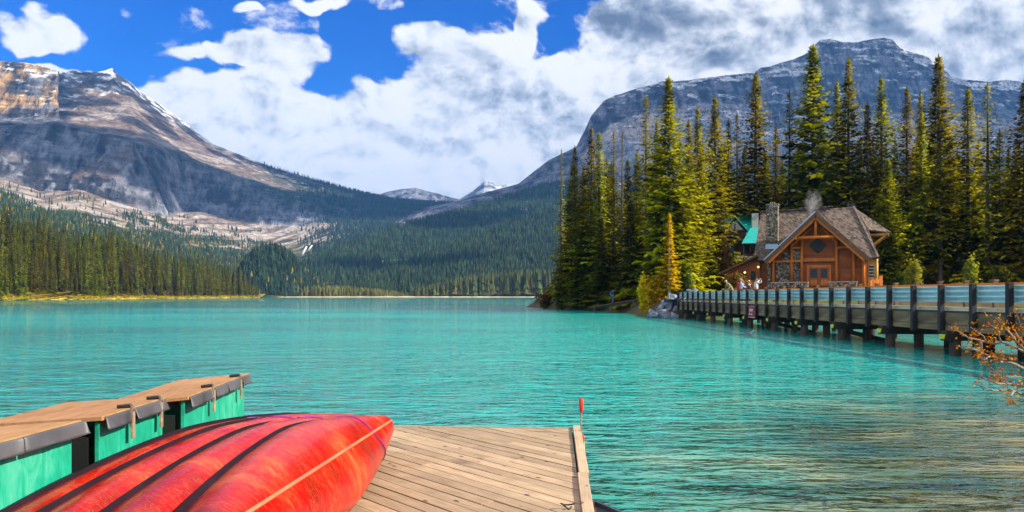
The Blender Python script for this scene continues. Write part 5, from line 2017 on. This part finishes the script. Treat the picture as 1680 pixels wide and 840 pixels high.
def locker(label, p_near, p_far, depth_left, drop, hasps, flaps, h_top=.9):
    """p_near, p_far: right lid corners (x, y, z); the lid falls away to the left"""
    a, b_ = Vector(p_near), Vector(p_far)
    root = empty('storage_locker', (a.x, a.y, DZ))
    tag(root, label, 'storage locker', 'green storage lockers on the dock')
    ax = (b_ - a)
    L = ax.length
    yaw = math.atan2(-ax.x, ax.y)
    root.rotation_euler = (0, 0, yaw)
    dzz = b_.z - a.z
    zt = a.z - DZ
    lw = depth_left
    th = .022
    # lid: a slab sloping down to the left, slightly overhanging
    zz = lambda x, y: zt + dzz * y / L + drop * x / lw
    P = [(0.03, -.03, 0), (0.03, L + .02, 0), (-lw, L + .02, 0), (-lw, -.03, 0)]
    mb = MB()
    top = [(x, y, zz(x, y)) for x, y, _ in P]
    bot = [(x, y, zz(x, y) - th) for x, y, _ in P]
    mb.poly(top + bot, [(0, 1, 2, 3), (7, 6, 5, 4), (0, 4, 5, 1), (1, 5, 6, 2), (2, 6, 7, 3), (3, 7, 4, 0)])
    lid = mb.build('lid', M['lid_plywood'], root)
    MB().poly([(0.032, -.03, zz(.03, -.03) + .001), (0.032, L + .02, zz(.03, L) + .001), (0.032, L + .02, zz(.03, L) - th - .001), (0.032, -.03, zz(.03, -.03) - th - .001),
               (0.036, -.03, zz(.03, -.03) + .001), (0.036, L + .02, zz(.03, L) + .001), (0.036, L + .02, zz(.03, L) - th - .001), (0.036, -.03, zz(.03, -.03) - th - .001)],
              [(0, 1, 2, 3), (7, 6, 5, 4), (0, 4, 5, 1), (1, 5, 6, 2), (2, 6, 7, 3), (3, 7, 4, 0)]).build('lid_edge', M['lid_edge'], lid)
    # panels
    hh = zt + min(0, dzz) - th - .012
    MB().box((-.012, L / 2, hh / 2), (.022, L - .02, hh)).build('side_panel', M['green_panel'], root)
    MB().box((-lw + .07, L / 2, (hh - drop) / 2 - .02), (.022, L - .02, hh - drop - .06)).build('back_panel', M['green_panel'], root)
    MB().box((-lw / 2 + .02, .035, (hh - drop) / 2 - .02), (lw - .18, .022, hh - drop - .05)).build('end_panel', M['shade_black'], root)  # near end coloured black to stand in for the shade inside
    MB().box((-lw / 2 + .02, L - .04, (hh - drop) / 2 - .02), (lw - .18, .022, hh - drop - .05)).build('end_panel', M['green_panel'], root)
    # rubber flaps hanging over the joint: wavy strips, each its own piece
    g = random.Random(int(L * 1000))
    for (y0, y1) in flaps:
        y0, y1 = y0 * L, y1 * L
        n = 14
        V = []
        hF = .082
        for side in (0, 1):
            for q in range(n + 1):
                y = y0 + (y1 - y0) * q / n
                wv = .010 * math.sin(y * 17 + y0 * 5) + .006 * math.sin(y * 41)
                for r_, (ox, oz) in enumerate(((.036, -.006), (.044, -.02), (.052 + wv * .7, -.07), (.058 + wv, -hF + wv * .5))):
                    V.append((ox + side * .006, y, zz(.03, y) + oz))
        fcs = []
        st = 4 * (n + 1)
        for q in range(n):
            for r_ in range(3):
                a_ = q * 4 + r_
                fcs.append((a_, a_ + 4, a_ + 5, a_ + 1))
                a2 = a_ + st
                fcs.append((a2, a2 + 1, a2 + 5, a2 + 4))
            a_ = q * 4 + 3
            fcs.append((a_, a_ + 4, a_ + 4 + st, a_ + st))
            a_ = q * 4
            fcs.append((a_, a_ + st, a_ + 4 + st, a_ + 4))
        for q in (0, n):
            for r_ in range(3):
                a_ = q * 4 + r_
                fcs.append((a_, a_ + 1, a_ + 1 + st, a_ + st))
        MB().poly(V, fcs).build('rubber_flap', M['rubber_grey'], root, smooth=True)
    for y in hasps:
        y = y * L
        hp = MB().box((.045, y, zz(.03, y) - .09), (.012, .035, .20)).build('hasp', M['rust_steel'], root)
        MB().tube([(-.05, y, zz(-.05, y) + .012), (.03, y, zz(.03, y) + .014), (.052, y, zz(.03, y) - .02)], [.012, .014, .012], 6).build('hinge_pin', M['iron'], hp)
    return root


locker('green locker at the left edge, nearest, with one long grey flap', (-2.50, 2.55, 1.36), (-2.45, 4.08, 1.35), .62, .05, (), ((-.02, .70), (.705, 1.03)))
locker('green locker in the middle of the row, with two rusty hasps', (-2.40, 4.24, 1.35), (-2.43, 5.14, 1.345), .70, .045, (.36, .80), ((0, .33), (.39, .78), (.83, 1.05)))
locker('green locker farthest from the camera, at the end of the row', (-2.275, 5.07, 1.35), (-2.40, 6.56, 1.35), .58, .055, (.34, .82), ((0, .30), (.37, .58), (.585, .80), (.85, 1.01)))

# ------------------------------------------------------------------ things along the right edge of the dock
simple('grip_red', (0.72, 0.045, 0.015), (0.55, 0.02, 0.01), 18, .6, .3, .002)
simple('rope_yellow', (0.62, 0.42, 0.10), (0.42, 0.25, 0.06), 40, .8, .5, .002)
pole = empty('marker_pole', (.80, 8.45, 0))
tag(pole, 'thin upright rod with red grip at the dock corner', 'pole')
b = MB()
npz = 40
b.tube([(0, 0, -.6)] + [(0, 0, .40 + .42 * q / npz) for q in range(npz + 1)], [.010] + [.0105 if q % 4 < 2 else .0085 for q in range(npz + 1)], 8).build('rod', M['rust_steel'], pole)
MB().tube([(0, 0, .70), (0, 0, .72), (0, 0, .78), (0, 0, .85), (0, 0, .865)], [.016, .022, .027, .027, .016], 10).build('grip', M['grip_red'], pole, smooth=True)
MB().tube([(0.01, 0, .36), (0.01, 0, .38), (.01, 0, .43), (.01, 0, .445)], [.018, .028, .028, .018], 10).build('collar', M['grip_red'], pole, smooth=True)
MB().tube([(-.06, -.05, .475), (-.03, -.03, .42), (.005, -.03, .36), (.02, -.02, .25), (.025, -.02, .16)], [.009] * 5, 6).tube([(.03, .0, .36), (.034, .0, .28), (.032, 0, .2)], [.009] * 3, 6).build('tied_rope', M['rope_yellow'], pole, smooth=True)
lp = [at(932 + 10 * math.cos(a) + 3 * math.sin(2 * a), 834 + 3.4 * math.sin(a), 5.42) for a in np.linspace(0, 5.6, 16)]
lp = [Vector((p.x, 5.42 + .06 * math.sin(a), DZ + .045 + .012 * math.cos(a * 2))) for p, a in zip(lp, np.linspace(0, 5.6, 16))]
o = MB().tube(lp, .006, 6).build('cord_loop', M['iron'], smooth=True)
tag(o, 'dark cord looped over the dock edge board', 'cord')
simple('boat_grey', (0.22, 0.24, 0.28), (0.14, 0.15, 0.18), 4, .45, .1, .004)
simple('boat_trim', (0.05, 0.055, 0.065), (0.03, 0.03, 0.04), 4, .4, .1, .004)
gb = empty('rowing_boat')
tag(gb, 'grey boat bow just showing beside the dock at the bottom edge', 'boat')
GB = dict(L=3.4, b0=.55, D=.42, sh=.16, q0=.7, ex=2.0, pf=2.2)
canoe_parts(gb, GB, red='boat_grey', rim='boat_trim')
psi = R(180 - 24)
mt = Matrix(((math.cos(psi), -math.sin(psi) * -1, 0), (math.sin(psi) * -1, math.cos(psi), 0), (0, 0, 1))).to_4x4()
gb.matrix_world = Matrix.Translation((0.70, 5.62, 0)) @ Matrix.Rotation(R(180 + 22), 4, 'Z') @ Matrix.Translation((0, 1.7, -.24)) if False else Matrix.Translation((1.36, 4.36, -.20)) @ Matrix.Rotation(R(24), 4, 'Z')

# ------------------------------------------------------------------ bare-ish shrub reaching in from the bank at the right
simple('bank_soil', (0.15, 0.12, 0.07), (0.07, 0.06, 0.035), 1.5, .95, .5, .05)
bk = np.array([(4.6, 4.6), (5.8, 6.5), (6.5, 7.9), (9.2, 11.3), (13.2, 15.8), (14.0, 13.6), (24, 13.6), (24, -12), (5.0, -12)], float)
gx2, gy2 = np.meshgrid(np.linspace(3, 26, 70), np.linspace(-13, 18, 90))
d2 = inside_dist(gx2, gy2, bk)
gz2 = np.where(d2 > 0, 1.25 * sstep(d2, 0, 2.0), np.maximum(d2 * .8, -2)) + (fbm(np.stack([gx2 * 1.5, gy2 * 1.5, gx2 * 0], -1), 4) - .5) * .25 - .02
idx = np.arange(70 * 90).reshape(90, 70)
ff = np.stack([idx[:-1, :-1], idx[:-1, 1:], idx[1:, 1:], idx[1:, :-1]], -1).reshape(-1, 4)
tag(mesh_np('bank', np.stack([gx2, gy2, gz2], -1).reshape(-1, 3), ff, M['bank_soil'], smooth=True), kind='structure')

tw = empty('autumn_shrub', (6.6, 7.2, .6))
tag(tw, 'bare pale twigs with orange autumn leaves reaching over the water at right', 'shrub')
ZM = 4.667


def zp(x, y, d):
    return at(1560 + x / ZM, 500 + y / ZM, d)


STEMS = [([(760, 600), (640, 530), (560, 490), (490, 455), (430, 430), (380, 415), (300, 395), (240, 370), (200, 345), (150, 340), (70, 320)], 6.9),
         ([(760, 440), (640, 390), (560, 360), (480, 320), (385, 285), (345, 300), (270, 285), (190, 265), (130, 250), (60, 205), (25, 180)], 7.1),
         ([(700, 420), (590, 360), (510, 300), (490, 260), (430, 190), (385, 145), (340, 100)], 7.0),
         ([(385, 285), (370, 250), (372, 205), (330, 170), (295, 150)], 7.05),
         ([(760, 650), (640, 630), (560, 625), (470, 610), (430, 605), (360, 605), (290, 580), (215, 535)], 6.7),
         ([(740, 720), (640, 700), (560, 690), (480, 660), (460, 700), (480, 740), (525, 785)], 6.6),
         ([(430, 605), (385, 585), (365, 555), (355, 535)], 6.75),
         ([(460, 660), (400, 665), (330, 655), (260, 635), (185, 610)], 6.65),
         ([(300, 395), (260, 420), (240, 415)], 6.85), ([(430, 430), (380, 440), (330, 450), (290, 465), (330, 500)], 6.8),
         ([(270, 285), (250, 240), (210, 215), (150, 170)], 7.15), ([(560, 300), (520, 250), (490, 200), (470, 190)], 7.2), ([(600, 260), (560, 200), (530, 150), (505, 70)], 7.3),
         ([(640, 560), (560, 560), (490, 545), (440, 560)], 6.75), ([(240, 370), (215, 390), (240, 410), (265, 405)], 6.9)]
g = random.Random(21)
LV, LQ = [], []
for si, (pl, d) in enumerate(STEMS):
    n = len(pl)
    ds = [d + .25 * math.sin(i * 1.3 + si) + g.uniform(-.05, .05) for i in range(n)]
    pts = [zp(x, y, dd) - Vector((6.6, 7.2, .6)) for (x, y), dd in zip(pl, ds)]
    if pl[0][0] > 680:
        pts = [Vector((0.1 * (si - 3), .05 * si, -.2)), (pts[0] + Vector((.5, .1, -.35)))] + pts
    m_ = len(pts)
    r0 = .015 if pl[0][0] > 680 else .0065
    MB().tube(pts, [r0 * (1 - .80 * i / (m_ - 1)) + .0018 for i in range(m_)], 6).build('branch', M['bark_grey'], tw, smooth=True)
    for i in range(max(1, m_ - n), m_):
        p0, p1 = pts[i - 1], pts[i]
        for q in range(g.randint(5, 10)):
            p = p0.lerp(p1, g.random())
            dv = Vector((g.uniform(-1, .4), g.uniform(-.8, .8), g.uniform(-.2, 1))).normalized()
            tl = g.uniform(.02, .10)
            e = p + dv * tl
            # leaves sit in little tufts at the spur ends
            if g.random() < .72:
                for w in range(g.randint(2, 5)):
                    a = Vector((g.gauss(0, 1), g.gauss(0, 1), g.gauss(0, 1))).normalized()
                    b2 = a.cross(Vector((g.gauss(0, 1), g.gauss(0, 1), g.gauss(0, 1)))).normalized()
                    l = g.uniform(.014, .034)
                    k = len(LV)
                    c = e + Vector((g.gauss(0, .018), g.gauss(0, .018), g.gauss(0, .018)))
                    LV += [c - a * l * .5, c + b2 * l * .32, c + a * l * .5, c - b2 * l * .32]
                    LQ.append((k, k + 1, k + 2, k + 3))
lo = mesh_np('foliage', [tuple(v) for v in LV], LQ, M['leaf_orange'], tw)
lo['kind'] = 'stuff'


# ------------------------------------------------------------------ people
def cloth(name, c):
    if name not in M:
        simple(name, c, tuple(x * .7 for x in c), 6, .85, .2, .01)
    return name


cloth('skin', (0.55, 0.30, 0.20))
cloth('hair_dark', (0.03, 0.02, 0.015))
cloth('hair_fair', (0.70, 0.55, 0.34))
cloth('navy', (0.015, 0.02, 0.07))
cloth('black_cloth', (0.012, 0.012, 0.014))
cloth('jeans', (0.05, 0.13, 0.30))
cloth('white_cloth', (0.78, 0.78, 0.78))
cloth('green_shirt', (0.14, 0.24, 0.05))
cloth('light_blue', (0.40, 0.55, 0.78))
cloth('bright_blue', (0.02, 0.12, 0.62))
cloth('red_cloth', (0.55, 0.03, 0.03))
cloth('pink_cloth', (0.55, 0.30, 0.30))
cloth('khaki', (0.40, 0.33, 0.22))


def skinned(name, nodes, edges, mat, parent, sub=1):
    """nodes: list of (xyz, radius); one continuous skin over a skeleton"""
    bm = bmesh.new()
    lay = bm.verts.layers.skin.verify()
    vs = []
    for i, (p, r) in enumerate(nodes):
        v = bm.verts.new(p)
        v[lay].radius = (r, r) if not hasattr(r, '__len__') else r
        v[lay].use_root = (i == 0)
        vs.append(v)
    for a, b_ in edges:
        bm.edges.new((vs[a], vs[b_]))
    me = bpy.data.meshes.new(name)
    bm.to_mesh(me)
    bm.free()
    me.materials.append(M[mat])
    o = link(name, me, parent)
    o.modifiers.new('skin', 'SKIN').use_smooth_shade = True
    s = o.modifiers.new('sub', 'SUBSURF')
    s.levels = s.render_levels = sub
    return o


def person(label, loc, rz, shirt, trousers, hair, H=1.72, lean=0.0, arms=((-.05, -.25), (.05, -.25)), hands=None, stride=.10, pack=None, hat=None):
    """local frame: -y is the way the person faces; arms give elbow / hand positions"""
    root = empty('person', loc, rz)
    s = H / 1.72
    root.scale = (s, s, s)
    tag(root, label, 'person')
    L = lambda z: -lean * max(0, z - .92)      # forward bend grows with height
    hip, sh, nk, hd = .92, 1.40, 1.48, 1.60
    T_ = lambda x, y, z: (x, y + L(z), z - abs(lean) * .18 * max(0, z - .92))
    el = hands or (((-.27, .02, 1.12), (-.27, -.10, .88)), ((.27, .02, 1.12), (.27, -.10, .88)))
    N = [(T_(0, 0, hip), .125), (T_(0, .01, 1.12), .120), (T_(0, 0, 1.33), .130), (T_(0, 0, nk), .052), (T_(0, -.015, 1.56), .075), (T_(0, -.02, 1.63), .096), (T_(0, -.01, 1.69), .075),
         (T_(-.19, 0, sh), .060), (el[0][0], .043), (el[0][1], .034), (T_(.19, 0, sh), .060), (el[1][0], .043), (el[1][1], .034),
         ((-.09, 0, .84), .095), ((-.10, -stride, .48), .066), ((-.10, -stride * .4, .09), .045), ((-.10, -stride * .4 - .14, .05), .040),
         ((.09, 0, .84), .095), ((.10, stride * .2, .48), .066), ((.10, stride, .09), .045), ((.10, stride - .14, .05), .040)]
    for k in (0, 1):        # hand: a short palm ending in fingers
        e, h = Vector(el[k][0]), Vector(el[k][1])
        dvec = (h - e).normalized()
        N.append((tuple(h + dvec * .09), .030))
        N.append((tuple(h + dvec * .16), .016))
    E = [(0, 1), (1, 2), (2, 3), (3, 4), (4, 5), (5, 6), (2, 7), (7, 8), (8, 9), (2, 10), (10, 11), (11, 12), (0, 13), (13, 14), (14, 15), (15, 16), (0, 17), (17, 18), (18, 19), (19, 20),
         (9, 21), (21, 22), (12, 23), (23, 24)]
    body = skinned('body', N, E, 'skin', root)
    g_ = .016
    J = [0, 1, 2, 7, 8, 9, 10, 11, 12]
    mp = {j: i for i, j in enumerate(J)}
    nodes = [(N[j][0], N[j][1] + g_) for j in J]
    nodes[mp[9]] = (tuple(Vector(N[8][0]).lerp(Vector(N[9][0]), .92)), .048)
    nodes[mp[12]] = (tuple(Vector(N[11][0]).lerp(Vector(N[12][0]), .92)), .048)
    skinned('jacket', nodes, [(mp[a], mp[b_]) for a, b_ in ((0, 1), (1, 2), (2, 7), (7, 8), (8, 9), (2, 10), (10, 11), (11, 12))], shirt, root)
    J = [0, 13, 14, 15, 17, 18, 19]
    mp = {j: i for i, j in enumerate(J)}
    skinned('trousers', [(N[j][0], N[j][1] + g_ * (1.3 if j in (15, 19) else 1)) for j in J], [(mp[a], mp[b_]) for a, b_ in ((0, 13), (13, 14), (14, 15), (0, 17), (17, 18), (18, 19))], trousers, root)
    c = Vector(N[5][0])
    skinned('hair', [(tuple(c + Vector((0, .045, .02))), .078), (tuple(c + Vector((0, .0, .085))), .075), (tuple(c + Vector((0, .06, -.06))), .05)], [(0, 1), (0, 2)], hat or hair, root)
    MB().box(tuple(c + Vector((0, -.105, -.01))), (.03, .035, .05)).box(tuple(c + Vector((-.036, -.094, .022))), (.022, .014, .012)).box(tuple(c + Vector((.036, -.094, .022))), (.022, .014, .012)).box(tuple(c + Vector((0, -.092, -.05))), (.05, .012, .010)).build('face', M['skin'], root)
    for k in (16, 20):
        p = Vector(N[k][0])
        MB().tube([p + Vector((0, .20, -.01)), p + Vector((0, .10, .0)), p + Vector((0, -.03, -.01))], [.045, .058, .038], 8).build('shoe', M['black_cloth'], root, smooth=True)
    if pack:
        MB().box(T_(0, .20, 1.20), (.32, .17, .46)).build('backpack', M[pack], root, bevel=.05)
    return root


def pz(px, row, d):
    return at(px, row, d)


up = (((-.26, -.22, 1.40), (-.08, -.30, 1.60)), ((.26, -.22, 1.40), (.08, -.30, 1.60)))
fwd = (((-.25, -.14, 1.10), (-.10, -.38, 1.12)), ((.25, -.14, 1.10), (.10, -.38, 1.12)))
x, d = (1150.5 - 840) / F * 93, 93
RZ = lambda x, y: max(ground_z(x, y), 1.5) + .22
person('person with fair hair in dark top and black trousers standing alone on the road', (x, d, RZ(x, d)), R(-60), 'navy', 'black_cloth', 'hair_fair', 1.70, hands=(((-.27, .0, 1.12), (-.12, -.20, 1.05)), ((.26, -.05, 1.12), (.10, -.24, 1.12))))
x, d = (1177 - 840) / F * 112, 112
person('person in black jacket and blue jeans far up the road', (x, d, RZ(x, d) - .05), R(160), 'black_cloth', 'jeans', 'hair_dark', 1.66)
x, d = (1189 - 840) / F * 98, 98
person('person in navy clothes holding up a camera, by the brown bush on the road', (x, d, RZ(x, d) - .05), R(-110), 'navy', 'navy', 'hair_dark', 1.72, hands=up)
BZ = 1.53
person('person in green shirt bending over the bridge rail', (16.15, 53.6, BZ), R(-75), 'green_shirt', 'khaki', 'hair_fair', 1.74, lean=.75, hands=(((-.27, -.35, 1.05), (-.18, -.62, .92)), ((.27, -.40, 1.05), (.2, -.66, .90))))
person('person in light blue top facing the bending one on the bridge', (16.5, 52.7, BZ), R(75), 'light_blue', 'black_cloth', 'hair_fair', 1.76, hands=fwd, pack='red_cloth')
person('person in dark top with pink face between two others on the bridge', (16.9, 53.6, BZ), R(30), 'navy', 'black_cloth', 'hair_dark', 1.66, hands=fwd)
person('person in dark jacket on the bridge, left one of the pair before the lean-to', (17.05, 52.6, BZ), R(20), 'black_cloth', 'black_cloth', 'hair_fair', 1.62, hands=fwd)
person('person in white top with arms raised to the face on the bridge', (17.3, 51.8, BZ), R(40), 'white_cloth', 'black_cloth', 'hair_dark', 1.76, hands=up)

# ------------------------------------------------------------------ the little footbridge on the lake side, with a man on it
fb = empty('footbridge', at(1010, 499, 86))
tag(fb, 'narrow sloping wooden footbridge over the shallows at the island shore', 'footbridge')
o0 = fb.location.copy()
A_, B_ = at(971, 503.5, 88) - o0, at(1047, 491.5, 84) - o0
sdir = (B_ - A_).normalized()
for off in (-.45, .45):
    v = Vector((0.05, off, 0))
    MB().bar(A_ + v - Vector((0, 0, .12)), B_ + v - Vector((0, 0, .12)), .10, .22).build('beam', M['dark_timber'], fb)
npk = 22
for i in range(npk):
    p = A_.lerp(B_, (i + .5) / npk)
    MB().bar(p + Vector((0, -.6, 0.02)), p + Vector((0, .6, 0.02)), (B_ - A_).length / npk - .02, .04, up=(0, 0, 1)).build('plank', M['fascia_wood'], fb)
for t in (.42, .90, .05):
    p = A_.lerp(B_, t)
    MB().tube([p + Vector((0, -.45, -.1)), Vector((p.x, p.y - .45, -1.0 - o0.z + .2))], [.13, .13], 8).build('pile', M['pile_wood'], fb)
pp_ = A_.lerp(B_, .46) + o0
person('person in dark top, jeans and blue backpack walking on the footbridge', (pp_.x, pp_.y, pp_.z + .04), R(70), 'navy', 'jeans', 'hair_dark', 1.62, hands=up, pack='bright_blue')

# ------------------------------------------------------------------ a gull afloat near the bridge
simple('feather_pale', (0.62, 0.60, 0.58), (0.40, 0.38, 0.38), 20, .8, .2, .003)
simple('feather_grey', (0.20, 0.20, 0.22), (0.12, 0.12, 0.13), 20, .8, .2, .003)
gl_ = empty('gull', (at(1228, 550, 37.8).x, 37.8, 0.0), R(70))
tag(gl_, 'small pale gull floating on the water before the bridge', 'bird')
skinned('body', [((0, 0, .05), .09), ((0, .14, .07), .06), ((0, .26, .10), .02), ((0, -.13, .08), .075), ((0, -.19, .16), .038), ((0, -.22, .24), .048), ((0, -.29, .235), .018), ((0, -.345, .225), .008)],
        [(0, 1), (1, 2), (0, 3), (3, 4), (4, 5), (5, 6), (6, 7)], 'feather_pale', gl_)
for s in (-1, 1):
    skinned('wing', [((s * .075, -.10, .10), .03), ((s * .085, .06, .11), .035), ((s * .05, .26, .13), .012)], [(0, 1), (1, 2)], 'feather_grey', gl_)

# ------------------------------------------------------------------ unseen clouds added overhead to throw the mountains into shade
m, T, out = new_mat('shade_cloud_body')
df = T.new('ShaderNodeBsdfDiffuse')
df.inputs[0].default_value = (.9, .9, .92, 1)
T.l.new(df.outputs[0], out.inputs[0])


def shade_cloud(targets, t, seed):
    """out-of-view cumulus bank added between the sun and the listed places: (px, row, distance, radius m)"""
    g = np.random.default_rng(seed)
    V, Q = [], []
    bm = bmesh.new()
    bmesh.ops.create_icosphere(bm, subdivisions=3, radius=1)
    sv = np.array([v.co for v in bm.verts])
    sf = np.array([[v.index for v in f.verts] for f in bm.faces])
    bm.free()
    for (px, row, d, r) in targets:
        c = np.array(at(px, row, d) + sun_dir * t)
        q = sv * r
        q = q * (1 + .9 * (fbm((q + c) / (r * .8) + seed, 5) - .5))[:, None]
        q[:, 2] = np.where(q[:, 2] < 0, q[:, 2] * .8, q[:, 2])
        V.append(q + c)
        Q.append(sf + len(sv) * (len(V) - 1))
    o = mesh_np('shade_cloud', np.concatenate(V), np.concatenate(Q), M['shade_cloud_body'], smooth=True)
    return tag(o, kind='stuff')
SHADE_CLOUDS = True
HAZE = 8e-5
if SHADE_CLOUDS:
    # left range: the long wall of cliffs lies in shade, tower top and talus stay in the sun
    shade_cloud([(112, 150, 2750, 70), (118, 128, 2850, 60), (112, 178, 2680, 60), (-330, 240, 2000, 190), (-220, 250, 2050, 170), (-120, 255, 2080, 160), (-30, 255, 2100, 150), (60, 258, 2150, 150), (130, 262, 2180, 150), (190, 278, 2220, 150), (240, 292, 2300, 140), (300, 300, 2600, 160),
           (370, 320, 2700, 150), (440, 335, 2850, 150), (510, 345, 3000, 150), (140, 138, 2900, 90), (200, 140, 2950, 90), (150, 172, 2750, 70), (255, 185, 3000, 95), (255, 222, 2900, 80), (310, 222, 3200, 75), (355, 268, 3200, 80), (205, 222, 2650, 70), (20, 150, 2400, 30), (400, 272, 3400, 70), (445, 290, 3500, 80), (110, 200, 2500, 60), (500, 300, 3500, 80), (200, 245, 2400, 110), (270, 262, 2600, 120), (120, 235, 2250, 100)], 3800, 3)
    shade_cloud([(560, 350, 3100, 180), (630, 360, 3200, 190), (700, 365, 3200, 190), (780, 370, 3000, 170), (560, 315, 3600, 130), (480, 300, 3400, 120), (650, 410, 2200, 120), (740, 400, 2300, 120), (830, 360, 2700, 180), (600, 440, 1500, 60), (690, 450, 1400, 60)], 3800, 4)
    # right range: all of it
    cl_t = []
    for px in range(860, 2000, 120):
        for row in (100, 170, 240, 310, 380):
            cl_t.append((px + g.uniform(-30, 30), row + g.uniform(-15, 15), 3300 + 300 * (row < 200), 300))
    shade_cloud(cl_t, 4200, 5)


# ------------------------------------------------------------------ the air: thin blue haze round the whole scene
hm, hT, hO = new_mat('haze')
hv = hT.new('ShaderNodeVolumePrincipled')
hv.inputs['Color'].default_value = (0.14, 0.42, 1.0, 1)
hv.inputs['Density'].default_value = HAZE
hv.inputs['Anisotropy'].default_value = 0.0
hT.l.new(hv.outputs[0], hO.inputs['Volume'])
b = MB().box((0, 3500, 720), (18400, 11400, 1450))
o = b.build('haze', hm)
tag(o, kind='stuff')
